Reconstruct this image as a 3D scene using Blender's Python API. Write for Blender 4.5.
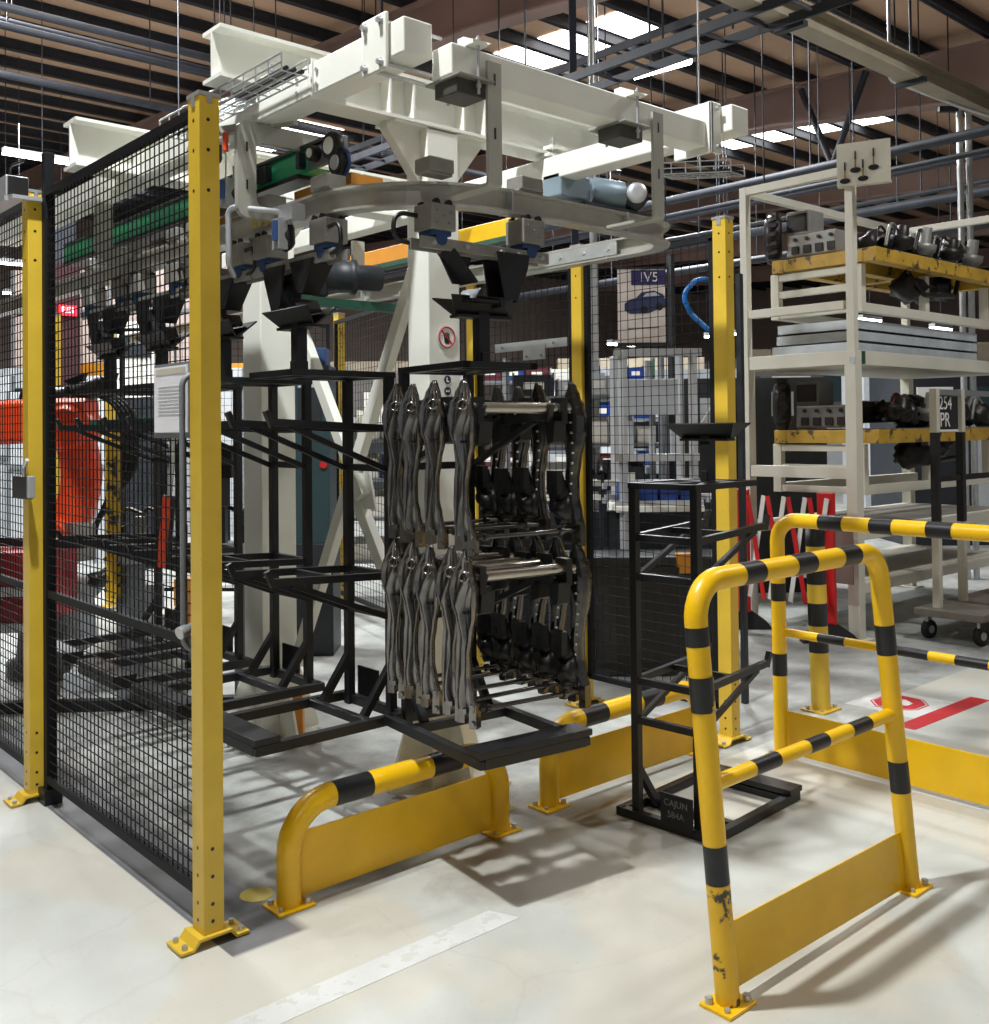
import bpy, bmesh, math, random
from mathutils import Vector, Matrix
R = math.radians
random.seed(7)
scene = bpy.context.scene
for o in list(bpy.data.objects):
    bpy.data.objects.remove(o)
COL = scene.collection

# ------------------------------------------------------------------ camera, world, light
F_PX, PPY = 1020.0, 414.0
AZ, PITCH, ROLL = R(48.5), R(0.9), R(0.6)
fwd = Vector((math.cos(AZ) * math.cos(PITCH), math.sin(AZ) * math.cos(PITCH), math.sin(PITCH)))
rgt = Vector((math.sin(AZ), -math.cos(AZ), 0))
upv = rgt.cross(fwd)
rr = rgt * math.cos(ROLL) - upv * math.sin(ROLL)
uu = rgt * math.sin(ROLL) + upv * math.cos(ROLL)
cam_data = bpy.data.cameras.new('camera')
cam = bpy.data.objects.new('camera', cam_data)
COL.objects.link(cam)
cam.matrix_world = Matrix(((rr.x, uu.x, -fwd.x, 0), (rr.y, uu.y, -fwd.y, 0), (rr.z, uu.z, -fwd.z, 1.5), (0, 0, 0, 1)))
cam_data.sensor_fit = 'AUTO'
cam_data.sensor_width = 36.0
cam_data.lens = F_PX / 1024.0 * 36.0
cam_data.shift_y = (PPY - 512.0) / 1024.0
cam_data.clip_start = 0.05
cam_data.clip_end = 200
scene.camera = cam

scene.view_settings.view_transform = 'Standard'
scene.view_settings.look = 'None'
scene.view_settings.gamma = 1
scene.view_settings.use_curve_mapping = False
scene.view_settings.exposure = 0.0
scene.cycles.use_denoising = True
scene.cycles.max_bounces = 6

world = bpy.data.worlds.new('world')
scene.world = world
world.use_nodes = True
wb = world.node_tree.nodes['Background']
wb.inputs[0].default_value = (0.86, 0.93, 1.0, 1)
wb.inputs[1].default_value = 0.26


def lamp(name, loc, energy, size, col=(.945, .98, 1.0), aim=None, shape='DISK'):
    d = bpy.data.lights.new(name, 'AREA')
    d.energy, d.size, d.shape, d.color = energy, size, shape, col
    o = bpy.data.objects.new(name, d)
    COL.objects.link(o)
    o.location = loc
    v = Vector(aim) - Vector(loc) if aim else Vector((0, 0, -1))
    o.rotation_euler = v.to_track_quat('-Z', 'Y').to_euler()
    return o


lamp('bay_and_fill_light', (0.65, 2.8, 6.1), 400, 0.22, aim=(2.0, 2.6, 0))
lamp('bay_and_fill_light', (1.6, 8.2, 6.3), 240, 0.45)
lamp('bay_and_fill_light', (7.2, 1.0, 6.3), 150, 0.5)
lamp('bay_and_fill_light', (8.5, 7.0, 6.2), 330, 0.6)
lamp('bay_and_fill_light', (2.5, 11.0, 6.3), 420, 0.6)
lamp('bay_and_fill_light', (13.0, 11.0, 6.3), 650, 0.7)
lamp('bay_and_fill_light', (5.0, 17.0, 6.4), 600, 0.7)
lamp('bay_and_fill_light', (-2.6, -1.4, 6.3), 90, 0.5)
lamp('bay_and_fill_light', (3.2, 8.8, 5.8), 260, 0.5)  # unseen fill lamp, added to brighten the partitions at the back of the cell


# ------------------------------------------------------------------ materials
def srgb(r, g, b):
    def f(c):
        c /= 255.0
        return c / 12.92 if c <= .04045 else ((c + .055) / 1.055) ** 2.4
    return (f(r), f(g), f(b), 1)


def mat(name, col, rough=.5, metal=0., vary=.12, scale=6., bump=0., chip=None, chip_amt=.62, chip_scale=14., emit=0., spec=.5, coat=0.):
    m = bpy.data.materials.new(name)
    m.use_nodes = True
    nt = m.node_tree
    b = nt.nodes['Principled BSDF']
    b.inputs['Roughness'].default_value = rough
    b.inputs['Metallic'].default_value = metal
    b.inputs['Specular IOR Level'].default_value = spec
    b.inputs['Coat Weight'].default_value = coat
    b.inputs['Coat Roughness'].default_value = .12
    c = srgb(*col)
    if emit:
        b.inputs['Base Color'].default_value = c
        b.inputs['Emission Color'].default_value = c
        b.inputs['Emission Strength'].default_value = emit
        return m
    tc = nt.nodes.new('ShaderNodeTexCoord')
    nz = nt.nodes.new('ShaderNodeTexNoise')
    nz.inputs['Scale'].default_value = scale
    nz.inputs['Detail'].default_value = 5
    nt.links.new(tc.outputs['Object'], nz.inputs['Vector'])
    rp = nt.nodes.new('ShaderNodeValToRGB')
    rp.color_ramp.elements[0].position = .3
    rp.color_ramp.elements[1].position = .7
    rp.color_ramp.elements[0].color = tuple(x * (1 - vary) for x in c[:3]) + (1,)
    rp.color_ramp.elements[1].color = tuple(min(1, x * (1 + vary)) for x in c[:3]) + (1,)
    nt.links.new(nz.outputs['Fac'], rp.inputs[0])
    out = rp.outputs[0]
    if chip:
        n2 = nt.nodes.new('ShaderNodeTexNoise')
        n2.inputs['Scale'].default_value = chip_scale
        n2.inputs['Detail'].default_value = 8
        n2.inputs['Roughness'].default_value = .65
        nt.links.new(tc.outputs['Object'], n2.inputs['Vector'])
        r2 = nt.nodes.new('ShaderNodeValToRGB')
        r2.color_ramp.elements[0].position = chip_amt
        r2.color_ramp.elements[1].position = chip_amt + .03
        nt.links.new(n2.outputs['Fac'], r2.inputs[0])
        mx = nt.nodes.new('ShaderNodeMix')
        mx.data_type = 'RGBA'
        nt.links.new(r2.outputs[0], mx.inputs['Factor'])
        nt.links.new(out, mx.inputs['A'])
        mx.inputs['B'].default_value = srgb(*chip)
        out = mx.outputs['Result']
    nt.links.new(out, b.inputs['Base Color'])
    if bump:
        bp = nt.nodes.new('ShaderNodeBump')
        bp.inputs['Strength'].default_value = bump
        bp.inputs['Distance'].default_value = .004
        nt.links.new(nz.outputs['Fac'], bp.inputs['Height'])
        nt.links.new(bp.outputs[0], b.inputs['Normal'])
    return m


YEL = mat('yellow_paint', (218, 182, 58), .38, vary=.08, chip=(96, 78, 40), chip_amt=.70)
YELB = mat('barrier_yellow', (238, 188, 16), .33, vary=.07, chip=(92, 74, 40), chip_amt=.72, chip_scale=10)
YELW = mat('worn_yellow', (236, 186, 20), .36, vary=.08, chip=(66, 58, 46), chip_amt=.53, chip_scale=8)
BAND = mat('band_black', (26, 26, 28), .4, vary=.2)
BLK = mat('black_paint', (24, 24, 26), .42, vary=.25)
MESHB = mat('mesh_black', (20, 21, 24), .6, spec=.2)
CREAM = mat('cream_paint', (230, 230, 220), .38, vary=.04, scale=3)
CREAMD = mat('worn_cream', (206, 202, 186), .5, vary=.07, scale=4, chip=(120, 108, 92), chip_amt=.72)
STEEL = mat('rail_steel', (186, 183, 174), .32, .45, vary=.1, scale=9)
ZINC = mat('zinc', (190, 192, 192), .36, .6, vary=.12, scale=14)
ALU = mat('aluminium', (196, 198, 200), .4, .55, vary=.06)
PLATE = mat('bracket_grey', (170, 169, 158), .45, .2, vary=.06, scale=5)
BOXG = mat('trolley_grey', (146, 144, 136), .45, .35, vary=.1, scale=20)
BLUE = mat('clamp_blue', (38, 66, 110), .45)
BLUEB = mat('bin_blue', (22, 56, 130), .45)
HOSE = mat('hose_blue', (24, 110, 190), .4)
GREEN = mat('conveyor_green', (52, 172, 122), .42, vary=.12)
GREEND = mat('dark_green', (30, 74, 58), .5)
ORANGE = mat('robot_orange', (232, 76, 30), .4, vary=.08)
ORANGB = mat('beam_orange', (214, 142, 40), .45, vary=.1)
RED = mat('red_paint', (196, 30, 32), .42, vary=.12)
REDT = mat('table_red', (150, 22, 30), .5, vary=.15)
WHITE = mat('white_paint', (232, 230, 222), .45, vary=.05)
STILL = mat('stillage_cream', (214, 210, 194), .5, vary=.06, scale=3, chip=(128, 112, 92), chip_amt=.70, chip_scale=8)
PALY = mat('pallet_yellow', (190, 150, 52), .5, vary=.18, chip=(84, 68, 44), chip_amt=.57, chip_scale=9)
WOODY = mat('grey_board', (120, 114, 104), .7, vary=.18)
DARKM = mat('dark_casting', (46, 42, 40), .42, .5, vary=.4, scale=12)
GREYM = mat('grey_casting', (140, 138, 132), .45, .4, vary=.2, scale=10)
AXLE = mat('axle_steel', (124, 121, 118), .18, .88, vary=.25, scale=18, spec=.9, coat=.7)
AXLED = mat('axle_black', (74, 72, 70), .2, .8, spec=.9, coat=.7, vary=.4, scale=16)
CHROME = mat('tube_steel', (186, 182, 172), .2, .9, vary=.08)
BUSH = mat('bushing_black', (18, 18, 19), .4)
PAPER = mat('paper', (240, 240, 244), .6, vary=.03)
DARK = mat('dark_panel', (34, 38, 44), .5, vary=.2)
TEAL = mat('cabinet_teal', (40, 62, 66), .45)
LGREY = mat('light_grey', (190, 194, 198), .5, vary=.06)
MGREY = mat('mid_grey', (120, 124, 128), .5, vary=.1)
MAROON = mat('maroon', (86, 28, 36), .55, vary=.15)
ROOF = mat('roof_sheet', (196, 160, 132), .7, vary=.12, scale=.8)
PURL = mat('purlin_dark', (48, 51, 59), .6, vary=.2)
GIRD = mat('girder_brown', (150, 124, 116), .5, vary=.14, scale=1.2)
DUCT = mat('duct_grey', (166, 154, 134), .5, .3, vary=.1)
WALL = mat('wall_grey', (112, 108, 106), .8, vary=.12, scale=.5)
WALLD = mat('wall_dark', (150, 138, 132), .8, vary=.2, scale=.4)
FRED = mat('floor_red', (186, 40, 48), .5, vary=.12, scale=12)
FWHITE = mat('floor_white', (212, 214, 210), .5, vary=.05, scale=8, chip=(200, 201, 195), chip_amt=.56)
FYEL = mat('floor_yellow', (196, 178, 74), .5, vary=.15)
RUBBER = mat('rubber', (30, 30, 30), .7)
INDIGO = mat('sign_indigo', (40, 36, 92), .5)
REDS = mat('sticker_red', (176, 44, 52), .5)
SKYL = mat('skylight_glow', (255, 252, 248), emit=7.0)
TUBEL = mat('lamp_glow', (255, 255, 255), emit=14.0)
REDL = mat('red_sign_glow', (236, 40, 60), emit=1.6)
WHL = mat('sign_white_glow', (255, 235, 235), emit=3.0)
GRNL = mat('green_glow', (30, 235, 130), emit=3.0)

# ------------------------------------------------------------------ mesh builder
Z = Vector((0, 0, 1))


def V(*a):
    return Vector(a[0]) if len(a) == 1 else Vector(a)


def fillet(pts, r, n=6):
    pts = [V(p) for p in pts]
    out = [pts[0]]
    for i in range(1, len(pts) - 1):
        a, b, c = pts[i - 1], pts[i], pts[i + 1]
        d1, d2 = (a - b).normalized(), (c - b).normalized()
        ang = d1.angle(d2)
        if abs(ang - math.pi) < .02:
            out.append(b)
            continue
        t = min(r / math.tan(ang / 2), (a - b).length * .49 if i > 1 else (a - b).length * .98, (c - b).length * .49 if i < len(pts) - 2 else (c - b).length * .98)
        rad = t * math.tan(ang / 2)
        bis = (d1 + d2).normalized()
        cen = b + bis * (rad / math.sin(ang / 2))
        s, e = b + d1 * t, b + d2 * t
        v0, v1 = s - cen, e - cen
        tot = v0.angle(v1)
        ax = v0.cross(v1).normalized()
        for k in range(n + 1):
            out.append(cen + Matrix.Rotation(tot * k / n, 3, ax) @ v0)
    out.append(pts[-1])
    return out


LOC = {}


class MB:
    def __init__(s):
        s.v, s.f, s.m, s.s = [], [], [], []

    def add(s, vs, fs, mi=0, sm=False):
        b = len(s.v)
        s.v += [tuple(v) for v in vs]
        for f in fs:
            s.f.append(tuple(i + b for i in f))
            s.m.append(mi)
            s.s.append(sm)
        return s

    def bb(s, x0, x1, y0, y1, z0, z1, mi=0):
        vs = [(x, y, z) for z in (z0, z1) for y in (y0, y1) for x in (x0, x1)]
        return s.add(vs, [(0, 2, 3, 1), (4, 5, 7, 6), (0, 1, 5, 4), (2, 6, 7, 3), (0, 4, 6, 2), (1, 3, 7, 5)], mi)

    def box(s, c, d, mi=0, rot=None):
        vs = [V((x * d[0] / 2, y * d[1] / 2, z * d[2] / 2)) for z in (-1, 1) for y in (-1, 1) for x in (-1, 1)]
        if rot is not None:
            vs = [rot @ v for v in vs]
        vs = [v + V(c) for v in vs]
        return s.add(vs, [(0, 2, 3, 1), (4, 5, 7, 6), (0, 1, 5, 4), (2, 6, 7, 3), (0, 4, 6, 2), (1, 3, 7, 5)], mi)

    def bar(s, p, q, w, h=None, mi=0, up=None):
        """rectangular section bar from p to q, w across, h along 'up'"""
        h = w if h is None else h
        p, q = V(p), V(q)
        d = (q - p).normalized()
        u = V(up) if up is not None else (Z if abs(d.z) < .95 else Vector((0, 1, 0)))
        sd = d.cross(u).normalized()
        u = sd.cross(d).normalized()
        vs = []
        for c in (p, q):
            for a, b in ((-1, -1), (1, -1), (1, 1), (-1, 1)):
                vs.append(c + sd * (a * w / 2) + u * (b * h / 2))
        return s.add(vs, [(3, 2, 1, 0), (4, 5, 6, 7), (0, 1, 5, 4), (1, 2, 6, 5), (2, 3, 7, 6), (3, 0, 4, 7)], mi)

    def sweep(s, pts, prof, mi=0, sm=False, caps=True, up0=None, closed=True):
        """sweep 2d profile [(side, up)] along pts with parallel transport"""
        pts = [V(p) for p in pts]
        n = len(pts)
        tg = []
        for i in range(n):
            a = pts[max(i - 1, 0)]
            b = pts[min(i + 1, n - 1)]
            t = (b - a)
            if 0 < i < n - 1:
                t = (pts[i] - a).normalized() + (b - pts[i]).normalized()
            tg.append(t.normalized())
        u = V(up0) if up0 is not None else (Z if abs(tg[0].z) < .9 else Vector((0, 1, 0)))
        sd = tg[0].cross(u).normalized()
        u = sd.cross(tg[0]).normalized()
        vs, fs = [], []
        k = len(prof)
        for i in range(n):
            if i:
                q = tg[i - 1].rotation_difference(tg[i])
                u = (q @ u)
                sd = tg[i].cross(u).normalized()
                u = sd.cross(tg[i]).normalized()
            sc = 1.0
            if 0 < i < n - 1:
                c = tg[i].dot((pts[i] - pts[i - 1]).normalized())
                sc = 1.0
            for a, b in prof:
                vs.append(pts[i] + sd * (a * sc) + u * b)
        for i in range(n - 1):
            for j in range(k if closed else k - 1):
                j2 = (j + 1) % k
                fs.append((i * k + j, i * k + j2, (i + 1) * k + j2, (i + 1) * k + j))
        s.add(vs, fs, mi, sm)
        if caps:
            s.add([vs[j] for j in range(k)], [tuple(reversed(range(k)))], mi)
            s.add([vs[(n - 1) * k + j] for j in range(k)], [tuple(range(k))], mi)
        return s

    def tube(s, pts, r, n=10, mi=0, caps=True):
        pr = [(r * math.cos(2 * math.pi * j / n), r * math.sin(2 * math.pi * j / n)) for j in range(n)]
        return s.sweep(pts, pr, mi, True, caps)

    def cyl(s, p, q, r, r2=None, n=14, mi=0):
        p, q = V(p), V(q)
        r2 = r if r2 is None else r2
        d = (q - p).normalized()
        u = Z if abs(d.z) < .9 else Vector((0, 1, 0))
        a = d.cross(u).normalized()
        b = a.cross(d)
        vs = [p + a * (r * math.cos(t)) + b * (r * math.sin(t)) for t in [2 * math.pi * j / n for j in range(n)]]
        vs += [q + a * (r2 * math.cos(t)) + b * (r2 * math.sin(t)) for t in [2 * math.pi * j / n for j in range(n)]]
        s.add(vs, [(j, (j + 1) % n, n + (j + 1) % n, n + j) for j in range(n)], mi, True)
        s.add(vs[:n], [tuple(reversed(range(n)))], mi)
        s.add(vs[n:], [tuple(range(n))], mi)
        return s

    def lathe(s, p, d, prof, n=16, mi=0):
        """prof [(dist along d, radius)]"""
        p, d = V(p), V(d).normalized()
        u = Z if abs(d.z) < .9 else Vector((0, 1, 0))
        a = d.cross(u).normalized()
        b = a.cross(d)
        vs, fs = [], []
        for t, r in prof:
            for j in range(n):
                g = 2 * math.pi * j / n
                vs.append(p + d * t + a * (r * math.cos(g)) + b * (r * math.sin(g)))
        for i in range(len(prof) - 1):
            for j in range(n):
                j2 = (j + 1) % n
                fs.append((i * n + j, i * n + j2, (i + 1) * n + j2, (i + 1) * n + j))
        s.add(vs, fs, mi, True)
        s.add(vs[:n], [tuple(reversed(range(n)))], mi)
        s.add(vs[-n:], [tuple(range(n))], mi)
        return s

    def prism(s, poly, o, a, b, t, mi=0):
        """2d polygon in plane (a,b) at origin o, thickness t along a x b"""
        o, a, b = V(o), V(a).normalized(), V(b).normalized()
        nrm = a.cross(b).normalized()
        k = len(poly)
        vs = [o + a * x + b * y - nrm * (t / 2) for x, y in poly] + [o + a * x + b * y + nrm * (t / 2) for x, y in poly]
        fs = [tuple(reversed(range(k))), tuple(range(k, 2 * k))]
        fs += [(j, (j + 1) % k, k + (j + 1) % k, k + j) for j in range(k)]
        return s.add(vs, fs, mi)

    def blob(s, c, r, seed=0, amp=.25, mi=0, sub=2):
        bm = bmesh.new()
        bmesh.ops.create_icosphere(bm, subdivisions=sub, radius=1)
        rnd = random.Random(seed)
        ph = [rnd.uniform(0, 6) for _ in range(6)]
        vs = []
        for v in bm.verts:
            k = 1 + amp * (math.sin(3 * v.co.x + ph[0]) * math.sin(4 * v.co.y + ph[1]) + .6 * math.sin(6 * v.co.z + ph[2] + 3 * v.co.x))
            vs.append((c[0] + v.co.x * r[0] * k, c[1] + v.co.y * r[1] * k, c[2] + v.co.z * r[2] * k))
        fs = [tuple(v.index for v in f.verts) for f in bm.faces]
        bm.free()
        return s.add(vs, fs, mi, True)

    def build(s, name, mats, parent=None, bevel=0.):
        me = bpy.data.meshes.new(name)
        off = LOC.get(parent.name, Vector((0, 0, 0))) if parent else Vector((0, 0, 0))
        me.from_pydata([(a - off.x, b - off.y, c - off.z) for a, b, c in s.v], [], s.f)
        for m in (mats if isinstance(mats, (list, tuple)) else [mats]):
            me.materials.append(m)
        for p, mi, sm in zip(me.polygons, s.m, s.s):
            p.material_index = mi
            p.use_smooth = sm
        me.validate()
        me.update()
        o = bpy.data.objects.new(name, me)
        COL.objects.link(o)
        if parent:
            o.parent = parent
        LOC[o.name] = off
        if bevel:
            bv = o.modifiers.new('bevel', 'BEVEL')
            bv.width = bevel
            bv.segments = 2
            bv.limit_method = 'ANGLE'
            bv.angle_limit = R(40)
        return o


def tag(o, label, cat, group=None):
    o['label'], o['category'] = label, cat
    if group:
        o['group'] = group
    return o


def thing(name, label, cat, loc=(0, 0, 0), group=None):
    o = bpy.data.objects.new(name, None)
    o.empty_display_size = .1
    COL.objects.link(o)
    o.location = loc
    LOC[o.name] = V(loc)
    return tag(o, label, cat, group)


def struct(o):
    o['kind'] = 'structure'
    return o


KIDS = {}


def dup(root, loc, rotz, label, group=None):
    """copy a thing with its parts and sub-parts"""
    def kids(o):
        return [c for c in bpy.data.objects if c.parent == o]

    def rec(o, par):
        c = o.copy()
        COL.objects.link(c)
        c.parent = par
        for k in kids(o):
            rec(k, c)
        return c
    r = rec(root, None)
    r.location = loc
    r.rotation_euler = (0, 0, rotz)
    r['label'] = label
    if group:
        r['group'] = group
    return r


def text(s, name, loc, right, up, size, m, parent=None, extrude=.001):
    """flat lettering at loc, reading along 'right'"""
    cu = bpy.data.curves.new(name, 'FONT')
    cu.body = s
    cu.size = size
    cu.extrude = extrude
    cu.align_x = 'CENTER'
    cu.align_y = 'CENTER'
    cu.materials.append(m)
    tmp = bpy.data.objects.new(name, cu)
    me = bpy.data.meshes.new_from_object(tmp)
    bpy.data.objects.remove(tmp)
    o = bpy.data.objects.new(name, me)
    COL.objects.link(o)
    a, b = V(right).normalized(), V(up).normalized()
    n = a.cross(b)
    off = LOC.get(parent.name, Vector((0, 0, 0))) if parent else Vector((0, 0, 0))
    p = V(loc) - off
    if parent:
        o.parent = parent
    o.matrix_local = Matrix(((a.x, b.x, n.x, p.x), (a.y, b.y, n.y, p.y), (a.z, b.z, n.z, p.z), (0, 0, 0, 1)))
    return o


def ibeam(mb, p, q, h, w, tf=.014, tw=.010, mi=0):
    p, q = V(p), V(q)
    a, b, c = h / 2, w / 2, tw / 2
    pr = [(-b, -a), (b, -a), (b, -a + tf), (c, -a + tf), (c, a - tf), (b, a - tf), (b, a), (-b, a), (-b, a - tf), (-c, a - tf), (-c, -a + tf), (-b, -a + tf)]
    d = (q - p).normalized()
    sd = d.cross(Z).normalized()
    vs = [e + sd * x + Z * y for e in (p, q) for x, y in pr]
    k = 12
    fs = [(j, (j + 1) % k, k + (j + 1) % k, k + j) for j in range(k)]
    mb.add(vs, fs, mi)
    for o in (0, k):
        quads = [(0, 1, 2, 11), (3, 4, 9, 10), (5, 6, 7, 8)]
        mb.add(vs[o:o + k], quads, mi)
    return mb


def bolts(t, name, items, m):
    """each bolt a part of its own: items are (point, direction, radius, length)"""
    for p, d, r, l in items:
        MB().cyl(p, V(p) + V(d).normalized() * l, r, n=6).build(name, m, t)


def bolt(mb, p, d, r=.009, l=.014, mi=0):
    mb.cyl(p, V(p) + V(d).normalized() * l, r, n=6, mi=mi)
    return mb

# ------------------------------------------------------------------ large structure
def floor_material():
    m = bpy.data.materials.new('concrete_floor')
    m.use_nodes = True
    nt = m.node_tree
    L = nt.links.new
    b = nt.nodes['Principled BSDF']
    tc = nt.nodes.new('ShaderNodeTexCoord')
    sep = nt.nodes.new('ShaderNodeSeparateXYZ')
    L(tc.outputs['Object'], sep.inputs[0])

    def noise(scale, detail=6, rough=.6, dist=0.):
        n = nt.nodes.new('ShaderNodeTexNoise')
        n.inputs['Scale'].default_value = scale
        n.inputs['Detail'].default_value = detail
        n.inputs['Roughness'].default_value = rough
        n.inputs['Distortion'].default_value = dist
        L(tc.outputs['Object'], n.inputs['Vector'])
        return n.outputs['Fac']

    def ramp(src, stops):
        r = nt.nodes.new('ShaderNodeValToRGB')
        e = r.color_ramp.elements
        while len(e) < len(stops):
            e.new(.5)
        for k, (p, c) in enumerate(stops):
            e[k].position = p
            e[k].color = c
        L(src, r.inputs[0])
        return r.outputs[0]

    def math_(op, a, c, d=None):
        n = nt.nodes.new('ShaderNodeMath')
        n.operation = op
        for i, x in enumerate((a, c, d)):
            if x is None:
                continue
            if isinstance(x, (int, float)):
                n.inputs[i].default_value = x
            else:
                L(x, n.inputs[i])
        return n.outputs[0]

    def mix(f, a, c, mode='MIX'):
        n = nt.nodes.new('ShaderNodeMix')
        n.data_type = 'RGBA'
        n.blend_type = mode
        for k, x in (('Factor', f), ('A', a), ('B', c)):
            if isinstance(x, (int, float)):
                n.inputs[k].default_value = x
            elif isinstance(x, tuple):
                n.inputs[k].default_value = x
            else:
                L(x, n.inputs[k])
        return n.outputs['Result']

    def step(src, lo, hi):
        n = nt.nodes.new('ShaderNodeMapRange')
        n.inputs['From Min'].default_value = lo
        n.inputs['From Max'].default_value = hi
        L(src, n.inputs['Value'])
        return n.outputs[0]
    X, Y = sep.outputs[0], sep.outputs[1]
    base = ramp(noise(1.1, 8, .62), [(.3, srgb(176, 177, 169)), (.52, srgb(193, 195, 188)), (.72, srgb(203, 205, 199))])
    # wear in the walkway left of the fence: patches of bare, warmer concrete
    patch = ramp(noise(.9, 3, .5, .3), [(.50, (0, 0, 0, 1)), (.54, (1, 1, 1, 1))])
    warm = mix(math_('MULTIPLY', patch, .5), base, srgb(198, 190, 172))
    # cracks
    vo = nt.nodes.new('ShaderNodeTexVoronoi')
    vo.feature = 'DISTANCE_TO_EDGE'
    vo.inputs['Scale'].default_value = .85
    vm = nt.nodes.new('ShaderNodeVectorMath')
    nn = nt.nodes.new('ShaderNodeTexNoise')
    nn.inputs['Scale'].default_value = 4
    nn.inputs['Detail'].default_value = 5
    L(tc.outputs['Object'], nn.inputs['Vector'])
    vm.operation = 'MULTIPLY_ADD'
    L(nn.outputs['Color'], vm.inputs[0])
    vm.inputs[1].default_value = (.22, .22, 0)
    L(tc.outputs['Object'], vm.inputs[2])
    L(vm.outputs[0], vo.inputs['Vector'])
    crack = ramp(vo.outputs['Distance'], [(.0, (1, 1, 1, 1)), (.006, (0, 0, 0, 1))])
    c1 = mix(math_('MULTIPLY', crack, .13), warm, srgb(150, 138, 116))
    speck = ramp(noise(60, 2, .5), [(.66, (0, 0, 0, 1)), (.72, (1, 1, 1, 1))])
    c2 = mix(math_('MULTIPLY', speck, .18), c1, srgb(150, 142, 126))
    # inside the cell the slab is greyer and scuffed
    inx = math_('MULTIPLY', step(X, 1.372, 1.378), step(Y, 2.80, 2.81))
    cell = ramp(noise(2.2, 8, .66), [(.32, srgb(120, 122, 120)), (.5, srgb(170, 172, 168)), (.68, srgb(194, 196, 190))])
    c3 = mix(inx, c2, cell)
    # dark grey painted strip that follows the fence
    sx = math_('MULTIPLY', math_('MULTIPLY', step(X, 1.374, 1.378), step(X, 1.64, 1.60)), step(Y, 2.70, 2.72))
    strip = ramp(noise(5, 6, .6), [(.3, srgb(74, 75, 78)), (.7, srgb(104, 104, 106))])
    c4 = mix(math_('MULTIPLY', sx, .92), c3, strip)
    # dirt at the loading point, darkened to paint in the rack's shadow
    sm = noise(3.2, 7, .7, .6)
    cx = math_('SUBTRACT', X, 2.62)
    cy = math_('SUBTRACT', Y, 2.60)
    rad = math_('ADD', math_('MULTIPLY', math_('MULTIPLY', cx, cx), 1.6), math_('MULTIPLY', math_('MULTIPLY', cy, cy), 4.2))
    shade_stain = step(math_('ADD', rad, math_('MULTIPLY', sm, -.9)), .12, -.12)
    c5 = mix(math_('MULTIPLY', shade_stain, .5), c4, srgb(128, 118, 102))
    # black dirt smears
    sme = ramp(noise(1.6, 9, .75, 1.2), [(.60, (0, 0, 0, 1)), (.74, (1, 1, 1, 1))])
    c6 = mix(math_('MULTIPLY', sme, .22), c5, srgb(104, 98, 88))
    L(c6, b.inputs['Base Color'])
    L(ramp(noise(2.5, 5), [(.3, (.34, .34, .34, 1)), (.7, (.6, .6, .6, 1))]), b.inputs['Roughness'])
    bp = nt.nodes.new('ShaderNodeBump')
    bp.inputs['Strength'].default_value = .12
    bp.inputs['Distance'].default_value = .004
    L(noise(38, 6), bp.inputs['Height'])
    L(bp.outputs[0], b.inputs['Normal'])
    return m


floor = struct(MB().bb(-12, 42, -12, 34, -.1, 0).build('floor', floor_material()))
MB().prism([(0, 0), (2.74, 0), (2.7, .10), (0, .09)], (-.6, 2.325, .0006), (1, 0, 0), (0, 1, 0), .001).build('painted_line', mat('faded_line', (205, 207, 202), .5, vary=.06, scale=7, chip=(196, 197, 190), chip_amt=.55), floor)
MB().prism([(0, 0), (.82, -.02), (.82, .085), (0, .10)], (4.885, 2.42, .0006), (1, 0, 0), (0, 1, 0), .001).build('painted_stripe', FRED, floor)
# floor emblem: a red octagon with a white raised hand on a white square
MB().prism([(-.22, -.20), (.22, -.20), (.22, .20), (-.22, .20)], (5.30, 2.71, .0005), (1, 0, 0), (0, 1, 0), .001).build('painted_square', FWHITE, floor)
oc = [(.150 * math.cos(R(22.5 + 45 * k)), .13 * math.sin(R(22.5 + 45 * k))) for k in range(8)]
MB().prism([(x * 1.12, y * 1.12) for x, y in oc], (5.30, 2.71, .0015), (1, 0, 0), (0, 1, 0), .001).build('octagon_border', FRED, floor)
MB().prism([(x * 1.05, y * 1.05) for x, y in oc], (5.30, 2.71, .0025), (1, 0, 0), (0, 1, 0), .001).build('octagon_rim', FWHITE, floor)
MB().prism(oc, (5.30, 2.71, .0035), (1, 0, 0), (0, 1, 0), .001).build('octagon_field', FRED, floor)
hand = MB()
O_ = (5.30, 2.71, .0045)
HS = .62
hand.prism([(-.06, -.10), (.05, -.10), (.07, 0), (-.07, 0)], O_, (1, 0, 0), (0, 1, 0), .001)
for k, l in enumerate((.075, .10, .11, .09)):
    hand.prism([(-.068 + k * .036, .002), (-.040 + k * .036, .002), (-.040 + k * .036, l), (-.068 + k * .036, l)], O_, (1, 0, 0), (0, 1, 0), .001)
hand.prism([(.06, -.08), (.12, .0), (.10, .03), (.06, -.02)], O_, (1, 0, 0), (0, 1, 0), .001)
hand.v = [(O_[0] + (x - O_[0]) * HS, O_[1] + (y - O_[1]) * HS, z) for x, y, z in hand.v]
hand.build('hand_symbol', FWHITE, floor)
MB().lathe((1.62, 3.02, .0), Z, [(0, .055), (.0015, .055)]).build('floor_marker', FYEL, floor)
MB().lathe((2.72, 3.02, .0), Z, [(0, .03), (.0015, .03)]).build('floor_marker', FYEL, floor)

# roof: sloping sheets on dark purlins, brown haunched rafters, strips of rooflight
def roof_z(y):
    return 6.95 + .06 * (y - 8)


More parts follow.
